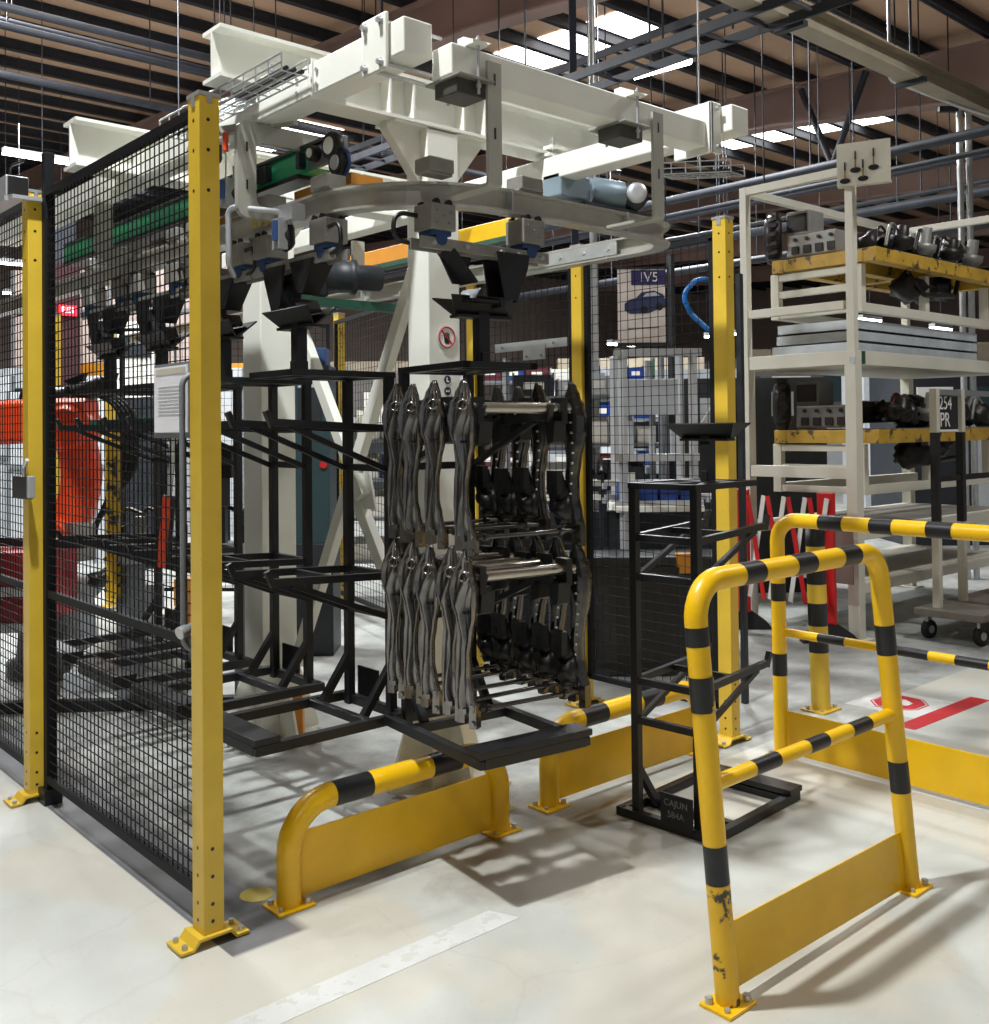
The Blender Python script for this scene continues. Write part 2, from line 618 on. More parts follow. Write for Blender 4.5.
ceil_ = MB().add([(-12, -12, roof_z(-12)), (42, -12, roof_z(-12)), (42, 34, roof_z(34)), (-12, 34, roof_z(34)),
                  (-12, -12, roof_z(-12) + .1), (42, -12, roof_z(-12) + .1), (42, 34, roof_z(34) + .1), (-12, 34, roof_z(34) + .1)],
                 [(0, 1, 2, 3), (7, 6, 5, 4), (0, 4, 5, 1), (1, 5, 6, 2), (2, 6, 7, 3), (3, 7, 4, 0)]).build('ceiling', ROOF)
struct(ceil_)
y = -1.9
while y < 33:
    mb = MB()
    z = roof_z(y)
    mb.bb(-12, 42, y - .045, y + .045, z - .17, z - .155)
    mb.bb(-12, 42, y - .01, y + .01, z - .17, z - .01)
    mb.bb(-12, 42, y - .045, y + .045, z - .02, z)
    mb.build('purlin', PURL, ceil_)
    y += .95
for xg in (1.4, 7.8, 13.9, 20.2, 26.5, 33):
    mb = MB()
    ya, yb = -2, 32
    for yy0, yy1 in ((ya, yb),):
        pts = [(yy0, roof_z(yy0) - .24), (yy1, roof_z(yy1) - .24), (yy1, roof_z(yy1) - .75), (9, roof_z(9) - .80), (3.0, roof_z(3) - 1.15), (yy0, roof_z(yy0) - 1.15)]
        mb.prism(pts, (xg, 0, 0), (0, 1, 0), (0, 0, 1), .03)
        for (a, az), (c, cz) in ((pts[3], pts[2]), (pts[4], pts[3]), (pts[5], pts[4]), (pts[0], pts[1])):
            mb.bar((xg, a, az), (xg, c, cz), .26, .03)
    mb.build('rafter', GIRD, ceil_)
wn = 1
for x0 in (3.4, 10.1, 16.45, 22.8, 29.0):
    for ys, ye in ((8.7, 11.6), (17.0, 21.0), (26, 29)):
        MBs = MB()
        yy = ys
        while yy < ye:
            MBs.add([(x0, yy, roof_z(yy) - .012), (x0 + 1.05, yy, roof_z(yy) - .012), (x0 + 1.05, yy + .84, roof_z(yy + .84) - .012), (x0, yy + .84, roof_z(yy + .84) - .012)], [(0, 1, 2, 3)])
            yy += .95
        struct(MBs.build('window_%d' % wn, SKYL))
        wn += 1
struct(MB().bb(-12, 42, 33.6, 34, 0, 8.6).build('wall_back', WALLD))
struct(MB().bb(41.6, 42, -12, 34, 0, 8.6).build('wall_right', WALLD))
struct(MB().bb(-12, -11.6, -12, 34, 0, 8.6).build('wall_left', WALL))

# ------------------------------------------------------------------ safety fence
def fence_post(x, y, label, top=2.5, sx=.065, sy=.075, caps=True, group='yellow fence posts'):
    t = thing('fence_post', label, 'post', (x, y, 0), group)
    mb = MB().bb(x - sx / 2, x + sx / 2, y - sy / 2, y + sy / 2, .03, top)
    for z in (.07, .12, .20, .28, top - .16, top - .07, top - .28):      # drilled holes
        mb.cyl((x - sx / 2 - .0006, y, z), (x - sx / 2 + .001, y, z), .006, n=8, mi=1)
        mb.cyl((x - .004, y - sy / 2 - .0006, z), (x - .004, y - sy / 2 + .001, z), .006, n=8, mi=1)
    mb.build('upright', [YEL, BAND], t, .003)
    if caps:
        MB().bb(x - sx / 2 - .003, x + sx / 2 + .003, y - sy / 2 - .003, y + sy / 2 + .003, top, top + .012).bb(x - .008, x + .008, y - sy / 2 - .003, y - sy / 2 + .002, top - .02, top).bb(x - sx / 2 - .003, x - sx / 2 + .002, y - .012, y + .012, top - .03, top).build('cap', ZINC, t)
    fb = MB()
    pr = [(-.108, .004), (-.066, .004), (-.048, .026), (.048, .026), (.066, .004), (.108, .004), (.108, .012), (.069, .012), (.052, .034), (-.052, .034), (-.069, .012), (-.108, .012)]
    k = len(pr)
    vs = [(x + a, y - .05, c) for a, c in pr] + [(x + a, y + .05, c) for a, c in pr]
    fb.add(vs, [(j, (j + 1) % k, k + (j + 1) % k, k + j) for j in range(k)])
    for o in (0, k):
        for q in ((0, 1, 10, 11)[:4], (1, 2, 9, 10), (2, 3, 8, 9), (3, 4, 7, 8), (4, 5, 6, 7)):
            fb.add([vs[o + i] for i in q], [(0, 1, 2, 3)])
    fb.build('foot', YEL, t)
    bolts(t, 'anchor_bolt', [((x + a, y + c, .012), Z, .009, .012) for a in (-.088, .088) for c in (-.030, .030)], ZINC)
    return t


fence_post(1.37, 2.85, 'tall yellow fence post nearest the camera, standing at the corner of the mesh cage', group=None)
fence_post(1.37, 4.43, 'tall yellow fence post at the left beside the black door post with a lock box', group=None)
fence_post(4.07, 2.93, 'tall yellow fence post on the right, between the standing rack and the white stillage', group=None)
fence_post(4.07, 3.88, 'yellow fence post directly behind the hanging black axle frames', group=None)
fence_post(4.07, 4.78, 'yellow fence post half hidden behind the white steel column', group=None)
fence_post(4.77, 7.38, 'far yellow fence post seen between the two white columns', group=None)
fence_post(3.34, 8.77, 'far yellow fence post behind the striped lifting strut and the robot', group=None)
fence_post(4.46, 9.15, 'far yellow fence post just right of the corner post, behind the second white column', 2.4, group=None)
fence_post(2.89, 8.78, 'far yellow fence post below the small red lit sign', group=None)


def mesh_panel(p, q, z0, z1, label, mids=(), vs=.037, hs=.036, w=.0034, fr=.028, group=None):
    """welded wire panel between ground points p and q"""
    p, q = V((p[0], p[1], 0)), V((q[0], q[1], 0))
    d = (q - p)
    ln = d.length
    d.normalize()
    nrm = Vector((-d.y, d.x, 0))
    t = thing('mesh_panel', label, 'fence panel', (p.x, p.y, 0), group)
    mb = MB()
    n = int(ln / vs)
    for i in range(1, n):
        c = p + d * (ln * i / n)
        mb.bar((c.x, c.y, z0), (c.x, c.y, z1), w)
    n = int((z1 - z0) / hs)
    for i in range(1, n):
        z = z0 + (z1 - z0) * i / n
        a, b = p + nrm * w, q + nrm * w
        mb.bar((a.x, a.y, z), (b.x, b.y, z), w)
    mb.build('wire_mesh', MESHB, t)
    f = MB()
    for z in (z0, z1):
        f.bar((p.x, p.y, z), (q.x, q.y, z), fr, fr)
    for c in (p + d * fr / 2, q - d * fr / 2):
        f.bar((c.x, c.y, z0), (c.x, c.y, z1), fr, fr, up=(d.x, d.y, 0))
    for z in mids:
        f.bar((p.x, p.y, z), (q.x, q.y, z), .02, .03)
    f.build('frame', MESHB, t)
    return t


mesh_panel((1.40, 2.90), (1.40, 4.37), .10, 2.492, 'black wire mesh fence panel between the near corner post and the left yellow post', (.85,))
mesh_panel((1.40, 4.48), (1.40, 5.94), .10, 2.492, 'black wire mesh fence panel at the left edge, beyond the lock post', (.85,))
mesh_panel((1.40, 6.02), (1.40, 7.5), .10, 2.492, 'black wire mesh fence panel, last one visible on the left, farthest down the aisle', (.85,))
mesh_panel((4.07, 2.98), (4.07, 3.84), .16, 2.42, 'narrow black wire mesh panel between right yellow post and the post behind the axle frames', (), .05, .05, .0028)
mesh_panel((4.07, 3.93), (4.07, 4.74), .16, 2.42, 'black wire mesh panel behind the near column, a grey plate fixed across it', (), .05, .05, .0028)
mesh_panel((4.07, 4.83), (4.70, 7.33), .16, 2.42, 'long black wire mesh panel seen between the two white columns', (), .06, .06, .003)
mesh_panel((4.70, 7.42), (3.42, 8.75), .16, 2.4, 'far black wire mesh panel behind the second white column', (), .06, .06, .003)
# door post, lock, handle, closing bar
t = thing('door_post', 'slim black door post rising beside the left yellow fence post', 'post', (1.40, 4.37, 0))
MB().bb(1.385, 1.425, 4.33, 4.37, .06, 2.66).build('upright', MESHB, t, .002)
MB().bb(1.37, 1.44, 4.31, 4.39, 0, .06).build('foot', BLK, t)
t = thing('door_lock', 'small black and grey door lock box clamped on the left yellow post', 'lock', (1.33, 4.40, 1.25))
MB().bb(1.310, 1.335, 4.325, 4.52, 1.24, 1.33).build('body', BLK, t, .003)
MB().bb(1.308, 1.336, 4.30, 4.324, 1.245, 1.335).build('actuator', ALU, t, .004)
MB().tube(fillet([(1.31, 4.36, 1.33), (1.31, 4.36, 1.37), (1.31, 4.32, 1.40)], .02), .008).build('key_lever', ZINC, t)
t = thing('pull_bar', 'tall bent grey tube handle on the mesh right beside the near corner post', 'handle', (1.34, 2.96, .85))
MB().tube(fillet([(1.385, 2.955, 1.68), (1.345, 2.955, 1.68), (1.345, 2.955, .84), (1.385, 2.955, .84)], .04), .009).build('grip', MGREY, t)
MB().bb(1.375, 1.387, 2.93, 2.98, 1.65, 1.71).bb(1.375, 1.387, 2.93, 2.98, .81, .87).build('mount', BLK, t)
t = thing('closing_bolt', 'short grey round bolt sticking out of the mesh low beside the near corner post', 'bolt', (1.33, 2.93, .90))
MB().lathe((1.44, 2.965, .93), (-.8, -.2, -.22), [(0, .014), (.10, .014), (.10, .019), (.125, .019)]).build('bolt_rod', ZINC, t)
MB().lathe((1.342, 2.9405, .903), (-.8, -.2, -.22), [(0, .013), (.004, .013)]).build('bolt_end', BLK, t)
# papers in a frame on the mesh
t = thing('paper_holder', 'white printed sheet in a clear grey sleeve hung on the mesh beside the corner post', 'notice', (1.36, 3.08, 1.48))
MB().bb(1.372, 1.380, 2.955, 3.225, 1.485, 1.722).build('sleeve', MGREY, t)
sh = MB().bb(1.368, 1.3715, 2.965, 3.215, 1.503, 1.712).build('sheet', PAPER, t)
ln = MB()
for k in range(9):
    ln.bb(1.3668, 1.3684, 2.98, 3.18, 1.56 + k * .011, 1.5612 + k * .011)
ln.bb(1.3668, 1.3684, 2.98, 3.20, 1.688, 1.706, 1)
ln.build('printed_lines', [LGREY, CREAMD], sh)
# sliding door track at the upper left
t = thing('sliding_door_track', 'grey aluminium sliding door track above the fence at the upper left edge', 'door track', (1.30, 4.40, 2.46))
MB().bb(1.255, 1.345, 4.40, 7.6, 2.475, 2.56).build('housing', ALU, t, .004)
MB().bb(1.262, 1.338, 4.385, 4.40, 2.482, 2.553).build('end_cap', BLK, t)
MB().bb(1.27, 1.40, 4.36, 4.39, 2.46, 2.475).bb(1.25, 1.268, 4.40, 7.6, 2.455, 2.475).build('lower_rail', ALU, t)
MB().tube(fillet([(1.30, 4.50, 2.56), (1.30, 4.50, 2.62), (1.32, 4.38, 2.62)], .03), .006).build('cable', BLK, t)

# ------------------------------------------------------------------ yellow and black barriers
def banded(mb, pts, r, bands, n=14, ydef=0):
    """pipe along pts, with black sleeves on [start,end] lengths"""
    mb.tube(pts, r, n, 0)
    pts = [V(p) for p in pts]
    acc = [0]
    for a, b in zip(pts, pts[1:]):
        acc.append(acc[-1] + (b - a).length)

    def at(s):
        for i in range(len(pts) - 1):
            if acc[i + 1] >= s:
                return pts[i].lerp(pts[i + 1], (s - acc[i]) / max(1e-9, acc[i + 1] - acc[i]))
        return pts[-1]
    for s0, s1 in bands:
        mid = [p for p, a in zip(pts, acc) if s0 + 1e-4 < a < s1 - 1e-4]
        mb.tube([at(s0)] + mid + [at(s1)], r + .0007, n, 1, caps=False)
    return acc[-1]


def base_plate(t, x, y, m, s=.065, dx=0, dy=0):
    p = MB().bb(x - s, x + s, y - s * .85, y + s * .85, 0, .010).build('base_plate', m, t, .002)
    bolts(p, 'anchor_bolt', [((x + a * s * .72, y + c * s * .5, .010), Z, .011 if a * c < 0 else .008, .016 if a * c < 0 else .010) for a in (-1, 1) for c in (-1, 1)], ZINC)


def low_barrier(x0, x1, y, bands, label):
    t = thing('low_barrier', label, 'barrier', (x0, y, 0), 'low yellow kerb barriers at the loading front')
    mb = MB()
    pts = fillet([(x0, y, .01), (x0, y, .315), (x1, y, .315), (x1, y, .01)], .15, 8)
    banded(mb, pts, .04, bands, 18)
    mb.build('rail', [YELB, BAND], t)
    MB().bb(x0 + .02, x1 - .02, y - .003, y + .003, .02, .225).build('kick_plate', YELB, t)
    base_plate(t, x0, y, YELB)
    base_plate(t, x1, y, YELB)
    return t


low_barrier(1.655, 2.545, 2.875, [(.40, .545), (.80, .93)], 'low yellow bump barrier with black bands, left of the gap, nearest the corner post')
low_barrier(2.853, 3.834, 2.92, [(.42, .56), (.78, .92)], 'low yellow bump barrier with black bands, right of the gap, behind the small standing rack')

# tall hoop barrier in the foreground
t = thing('hoop_barrier', 'tall worn yellow and black tube hoop barrier in the right foreground', 'barrier', (2.21, 1.61, 0))
tilt = .055
hp = [(2.212, 1.61, .008), (2.160, 1.61 + tilt, 1.095), (3.125, 1.61 + tilt, 1.095), (3.207, 1.614, .008)]
mb = MB()
pts = fillet(hp, .10, 8)
L_ = banded(mb, pts, .031, [(.31, .41), (.755, .845), (.925, .975), (1.245, 1.34), (1.50, 1.605), (1.76, 1.862), (2.21, 2.306), (2.652, 2.753)], 18)
L_ = 0
mb.build('hoop', [YELB, BAND], t)
MB().tube([hp[0], tuple(V(hp[0]).lerp(V(hp[1]), .283))], .0318, 18, caps=False).build('scuffed_paint', YELW, t)
MB().tube([tuple(V(hp[0]).lerp(V(hp[1]), .692)), tuple(V(hp[0]).lerp(V(hp[1]), .776))], .0326, 18, caps=False).build('scuffed_paint', mat('worn_band', (30, 30, 31), .4, vary=.2, chip=(222, 170, 24), chip_amt=.52, chip_scale=11), t)
mb = MB()
a, b = V(hp[0]).lerp(V(hp[1]), .515), V(hp[3]).lerp(V(hp[2]), .515)
banded(mb, [a, b], .021, [(.188, .308), (.461, .564), (.701, .815)], 14)
mb.build('middle_rail', [YELB, BAND], t)
MB().add([(2.235, 1.612, .03), (3.18, 1.614, .012), (3.18, 1.622, .19), (2.23, 1.621, .20), (2.235, 1.616, .03), (3.18, 1.618, .012), (3.18, 1.626, .19), (2.23, 1.625, .20)],
         [(0, 1, 2, 3), (7, 6, 5, 4), (0, 4, 5, 1), (3, 2, 6, 7), (0, 3, 7, 4), (1, 5, 6, 2)]).build('kick_plate', YELB, t)
base_plate(t, 2.212, 1.61, YELB, .058)
base_plate(t, 3.207, 1.614, YELB, .058)

# barrier running from the cell towards the right edge of the picture
t = thing('hoop_barrier', 'long yellow and black hoop barrier behind the foreground hoop, cut by the right edge', 'barrier', (4.07, 2.60, 0))
q0, q1 = V((4.075, 2.65, 0)), V((4.06, .85, 0))
dv = (q1 - q0).normalized()
mb = MB()
pts = fillet([(q0.x, q0.y, .008), (q0.x - .012, q0.y, 1.078), (q1.x, q1.y, 1.078), (q1.x, q1.y, .008)], .10, 8)
banded(mb, pts, .033, [(.36, .46), (.70, .78), (1.25, 1.365), (1.49, 1.59), (1.735, 1.84), (2.0, 2.12), (2.3, 2.42)], 16)
mb.build('hoop', [YELB, BAND], t)
mb = MB()
banded(mb, [q0 + Z * .565, q1 + Z * .565], .02, [(.20, .33), (.48, .70), (.81, .94), (1.1, 1.24)], 12)
mb.build('middle_rail', [YELB, BAND], t)
a, b = q0 + dv * .02, q1 - dv * .02
MB().bar((a.x, a.y, .115), (b.x, b.y, .115), .006, .19).build('kick_plate', YELB, t)
base_plate(t, q0.x, q0.y, YELB, .06)
base_plate(t, q1.x, q1.y, YELB, .06)
# stand-alone banded bollard
t = thing('bollard', 'single yellow and black banded post standing behind the two hoop barriers', 'bollard', (4.88, 2.93, 0))
mb = MB()
banded(mb, [(4.88, 2.93, .008), (4.86, 2.94, .985)], .05, [(.30, .36), (.44, .56), (.66, .78), (.86, .98)], 16)
mb.build('pole', [YEL, BAND], t)
base_plate(t, 4.88, 2.93, YEL, .085)

# ------------------------------------------------------------------ overhead conveyor gantry
def column(x0, x1, y0, y1, top, label, stickers=False):
    cx, cy = (x0 + x1) / 2, (y0 + y1) / 2
    t = thing('support_column', label, 'column', (cx, cy, 0))
    MB().bb(x0, x1, y0, y1, .012, top).build('shaft', CREAM, t, .006)
    MB().bb(cx - .22, cx + .22, cy - .22, cy + .22, 0, .014).build('base_plate', CREAM, t)
    g = MB()
    tri = [(0, 0), (.17, 0), (.17, .02), (.05, .36), (0, .36)]
    for sx in (-1, 1):
        g.prism([(sx * a, b) for a, b in tri], (x1 if sx > 0 else x0, cy, .014), (1, 0, 0), (0, 0, 1), .012)
    for sy in (-1, 1):
        g.prism([(sy * a, b) for a, b in tri], (cx, y1 if sy > 0 else y0, .014), (0, 1, 0), (0, 0, 1), .012)
    g.build('base_gusset', CREAM, t)
    bolts(t, 'anchor_bolt', [((cx + a, cy + c, .014), Z, .014, .03) for a in (-.18, .18) for c in (-.18, .18)], ZINC)
    h = MB()
    br = [(0, 0), (.17, .21), (.17, .24), (0, .24)]
    for sx in (-1, 1):
        h.prism([(sx * a, z) for a, z in br], (x1 if sx > 0 else x0, cy, top - .24), (1, 0, 0), (0, 0, 1), .05)
    h.bb(x0 - .16, x1 + .16, y0, y1, top - .012, top)
    h.build('head_bracket', CREAM, t)
    return t


c1 = column(2.615, 2.785, 3.365, 3.51, 2.78, 'white steel conveyor column nearest the camera, with round stickers')
yf = 3.3635
# prohibition sticker and two small dark round stickers on the front face
st = MB().lathe((2.71, yf, 1.895), (0, -1, 0), [(0, .052), (.0012, .052)], 28).build('sticker', WHITE, c1)
ring = MB()
ring.tube([(2.71 + .043 * math.cos(2 * math.pi * k / 28), yf - .0015, 1.895 + .043 * math.sin(2 * math.pi * k / 28)) for k in range(29)], .0035, 6)
ring.bar((2.71 - .031, yf - .0022, 1.895 + .031), (2.71 + .031, yf - .0022, 1.895 - .031), .007, .002, up=(0, -1, 0))
ring.build('prohibition_ring', REDS, st)
hd = MB().prism([(-.010, -.028), (.012, -.028), (.016, -.004), (-.016, -.004)], (2.71, yf - .0016, 1.895), (1, 0, 0), (0, 0, 1), .001)
for k in range(4):
    hd.prism([(-.016 + k * .008, -.005), (-.0105 + k * .008, -.005), (-.0105 + k * .008, .018 + .004 * (k in (1, 2))), (-.016 + k * .008, .018)], (2.71, yf - .0016, 1.895), (1, 0, 0), (0, 0, 1), .001)
hd.build('hand_symbol', BAND, st)
for zz, kind in ((1.715, 0), (1.667, 1)):
    s2 = MB().lathe((2.712, yf, zz), (0, -1, 0), [(0, .018), (.0012, .018)], 20).build('sticker', mat('sticker_navy', (36, 44, 72), .5), c1)
    mk = MB()
    if kind:
        mk.bar((2.704, yf - .002, zz), (2.720, yf - .002, zz), .005, .001, up=(0, -1, 0))
        mk.bar((2.704, yf - .002, zz - .005), (2.704, yf - .002, zz + .005), .003, .001, up=(0, -1, 0)).bar((2.720, yf - .002, zz - .005), (2.720, yf - .002, zz + .005), .003, .001, up=(0, -1, 0))
    else:
        mk.prism([(-.006, -.010), (.008, -.010), (.008, -.005), (.000, -.004), (-.001, .010), (-.006, .010)], (2.712, yf - .0015, zz), (1, 0, 0), (0, 0, 1), .001)
    mk.build('pictogram', WHITE, s2)
c2 = column(2.41, 2.60, 4.42, 4.60, 2.66, 'white steel conveyor column farther back, left of the crossed braces')
for p, q, w in (((2.69, 3.52, 2.26), (2.60, 4.43, .36), 0), ((2.60, 4.43, 2.10), (2.64, 3.9, 1.20), 1), ((2.66, 3.99, 1.22), (2.69, 3.52, .46), 2)):
    o = MB()
    d = (V(q) - V(p)).normalized()
    o.bar(p, q, .055, .006, up=(1, 0, 0)).bar(V(p) + V((.026, 0, 0)), V(q) + V((.026, 0, 0)), .006, .055, up=(1, 0, 0)) if False else o.bar(p, q, .06, .045, up=(1, 0, 0))
    tag(o.build('diagonal_brace', CREAM, None, .003), ('long white diagonal brace from near column head to farther column foot',
        'white diagonal brace from high on the farther column to the crossing plate', 'short white diagonal brace from the crossing plate down to the near column')[w], 'brace')
tag(MB().prism([(-.09, -.10), (.09, -.10), (.09, .10), (-.09, .10)], (2.665, 3.945, 1.24), (0, 1, 0), (0, .3, 1), .012).build('brace_plate', CREAM), 'white square gusset plate where the crossed white braces meet', 'plate')

t = thing('cross_beam', 'long white I-beam lying across the head of the near column', 'beam', (1.68, 3.43, 2.78))
mb = MB()
ibeam(mb, (1.68, 3.43, 2.875), (3.74, 3.43, 2.875), .19, .14)
mb.build('beam', CREAM, t)
for x in (2.43, 2.55, 2.82, 2.94):
    MB().bb(x - .005, x + .005, 3.363, 3.425, 2.795, 2.955).build('web_stiffener', CREAM, t)
t = thing('cross_beam', 'white I-beam farther back at the left, over the second column, seen above the mesh', 'beam', (1.56, 4.55, 2.66))
mb = MB()
ibeam(mb, (1.56, 4.55, 2.77), (3.7, 4.55, 2.77), .21, .15)
mb.build('beam', CREAM, t)


def box_end(t, x0, x1, y0, y1, z0, z1):
    pass


t = thing('box_beam', 'white box beam running back on the left under the I-beams, open end towards the camera', 'beam', (1.9, 2.4, 2.64))
MB().bb(1.84, 1.95, 2.475, 6.6, 2.65, 2.762).build('beam', CREAM, t, .006)
pl = MB().bb(1.822, 1.836, 2.545, 2.68, 2.615, 2.795).build('clamp_plate', CREAM, t, .012)
b = MB()
for y in (2.57, 2.655):
    for z in (2.64, 2.77):
        b.cyl((1.822, y, z), (1.818, y, z), .013).cyl((1.818, y, z), (1.806, y, z), .009, n=6)
        b.cyl((1.836, y, z), (2.06, y, z), .006)
b.build('clamp_bolt', ZINC, pl)
b = MB()
for y in (2.97, 3.10):
    for z in (2.68, 2.73):
        b.cyl((1.841, y, z), (1.834, y, z), .008, n=8)
b.build('joint_screw', ZINC, t)
MB().bb(1.832, 1.968, 2.99, 2.998, 2.637, 2.773).build('joint_plate', CREAM, t)
t = thing('box_beam', 'white box beam along the front of the conveyor, carrying the hanging brackets', 'beam', (2.0, 2.45, 2.59))
MB().bb(1.965, 3.235, 2.40, 2.50, 2.59, 2.69).build('beam', CREAM, t, .006)
t = thing('box_beam', 'white box beam running back on the right, its stub end sticking out above the curve', 'beam', (3.36, 2.3, 2.65))
MB().bb(3.30, 3.41, 2.325, 6.6, 2.65, 2.755).build('beam', CREAM, t, .006)
pl = MB().bb(3.236, 3.30, 2.375, 2.389, 2.565, 2.765).bb(3.236, 3.25, 2.375, 2.56, 2.565, 2.765).build('clamp_plate', CREAM, t, .004)
b = MB()
for z in (2.59, 2.74):
    b.cyl((3.268, 2.375, z), (3.268, 2.36, z), .010, n=6)
b.build('clamp_bolt', ZINC, pl)


def beam_clamp(x, y, ztop, zbot, label, along_x=True):
    """hanger clamp that grips a box beam: top strap, two rods, black block below"""
    t = thing('beam_clamp', label, 'clamp', (x, y, zbot), 'beam clamps on the conveyor gantry')
    w, d = (.085, .075)
    MB().bb(x - .03, x + .03, y - d - .01, y + d + .02, ztop, ztop + .012).prism([(-.10, 0), (.06, 0), (.06, .06), (.03, .06)], (x + .032, y, ztop + .006), (0, 1, 0), (0, 0, 1), .006).build('top_strap', CREAM, t)
    for dy in (-d, d):
        r = MB().cyl((x, y + dy, zbot - .05), (x, y + dy, ztop + .03), .005)
        r.cyl((x, y + dy, ztop + .012), (x, y + dy, ztop + .022), .009, n=6)
        r.cyl((x, y + dy, zbot - .03), (x, y + dy, zbot - .02), .009, n=6)
        r.build('threaded_rod', ZINC, t)
    MB().bb(x - .075, x + .045, y - .06, y + .05, zbot - .055, zbot - .008).build('lower_block', mat('clamp_dark', (72, 70, 64), .5, .3, vary=.3), t, .003)
    MB().bb(x - w, x + w * .7, y - .085, y + .085, zbot - .008, zbot).build('clamp_strap', BOXG, t, .002)
    return t


beam_clamp(2.05, 2.45, 2.69, 2.59, 'grey hanger clamp on the front box beam, above the hanging axle rack')
beam_clamp(2.80, 2.45, 2.69, 2.59, 'grey hanger clamp on the front box beam, near its right end')


def flange_clamp(x, y, label):
    t = thing('flange_clamp', label, 'clamp', (x, y, 2.77), 'flange clamps under the I-beam')
    MB().bb(x - .06, x + .06, y - .10, y - .04, 2.765, 2.778).bb(x - .05, x + .05, y - .11, y - .05, 2.80, 2.815).build('clamp_jaw', CREAM, t)
    b = MB()
    b.cyl((x - .02, y - .085, 2.76), (x - .02, y - .085, 2.86), .006).cyl((x - .02, y - .085, 2.815), (x - .02, y - .085, 2.83), .012, n=6).cyl((x - .02, y - .085, 2.835), (x - .02, y - .085, 2.845), .011, n=6)
    b.build('clamp_bolt', ZINC, t)


flange_clamp(1.90, 3.43, 'white flange clamp joining the I-beam to the left box beam')
flange_clamp(3.36, 3.43, 'white flange clamp joining the I-beam to the right box beam')
flange_clamp(3.62, 3.43, 'bolted clamp at the right end of the white I-beam')

# conveyor rail: an I profile swept round the loading loop
RZ = 2.30
path = fillet([(1.94, 8.5, RZ), (1.94, 2.65, RZ), (2.9, 2.65, RZ)], .45, 14)[:-1] + fillet([(2.9, 2.65, RZ), (3.42, 2.65, RZ), (3.42, 8.5, RZ)], .24, 12)[1:]
mb = MB()
a, bb_, c, tf = .041, .034, .007, .009
prof = [(-bb_, -a), (bb_, -a), (bb_, -a + tf), (c, -a + tf), (c, a - tf), (bb_, a - tf), (bb_, a), (-bb_, a), (-bb_, a - tf), (-c, a - tf), (-c, -a + tf), (-bb_, -a + tf)]
mb.sweep(path, prof, caps=False)
t = thing('conveyor_rail', 'steel overhead conveyor track bending round the front of the loop', 'conveyor rail', (2.6, 2.65, 2.23))
mb.build('track', STEEL, t)
for x in (2.41, 3.02):
    MB().bb(x - .004, x + .004, 2.614, 2.686, 2.257, 2.343).build('joint_plate', ZINC, t)
for y in (3.06, 5.0):
    MB().bb(3.384, 3.456, y - .004, y + .004, 2.257, 2.343).build('joint_plate', ZINC, t)
mb = MB()
mb.bb(3.383, 3.386, 3.0, 3.9, 2.27, 2.33)
for k in range(6):
    mb.cyl((3.383, 3.05 + k * .15, 2.30), (3.378, 3.05 + k * .15, 2.30), .008, n=8)
mb.build('side_plate', ZINC, t)
mb = MB()
for k in range(4):
    mb.bb(1.9045, 1.9056, 3.52 - k * .045, 3.55 - k * .045, 2.285, 2.316)
mb.build('painted_mark', FYEL, t)


def hanger_bracket(pts, label, wid=.062, thick=.02, normal=(0, -1, 0), slots=(), foot=None):
    """flat bar bracket, rounded at the corners"""
    t = thing('hanger_bracket', label, 'bracket', pts[-1], 'grey flat-bar brackets holding the rail')
    n = V(normal)
    fp = fillet(pts, .05, 6)
    MB().sweep(fp, [(-wid / 2, -thick / 2), (wid / 2, -thick / 2), (wid / 2, thick / 2), (-wid / 2, thick / 2)], up0=n).build('bar', PLATE, t, .0015)
    for p in slots:
        MB().box(V(p) + n * (thick / 2 + .0005), (.008, .008, .035)).build('slot', BAND, t)
    return t


def drop_bracket(x, label):
    """flat bar hung on the front of the box beam, its foot turned back onto the rail"""
    t = thing('hanger_bracket', label, 'bracket', (x, 2.39, 2.34), 'grey flat-bar brackets holding the rail')
    fp = fillet([(x, 2.385, 2.655), (x, 2.385, 2.268), (x, 2.614, 2.268)], .010, 4)
    MB().sweep(fp, [(-.006, -.029), (.006, -.029), (.006, .029), (-.006, .029)], up0=(1, 0, 0)).build('bar', PLATE, t, .0015)
    for z in (2.60, 2.43):
        MB().bb(x - .004, x + .004, 2.3782, 2.3792, z - .018, z + .018).build('slot', BAND, t)
    return t


drop_bracket(2.12, 'grey flat bracket from the front box beam down to the rail, above the axle rack')
drop_bracket(2.92, 'grey flat bracket at the right bend of the conveyor rail')
def arc(cx, cz, r, a0, a1, n=6):
    return [(cx + r * math.cos(R(a0 + (a1 - a0) * k / n)), cz + r * math.sin(R(a0 + (a1 - a0) * k / n))) for k in range(n + 1)]


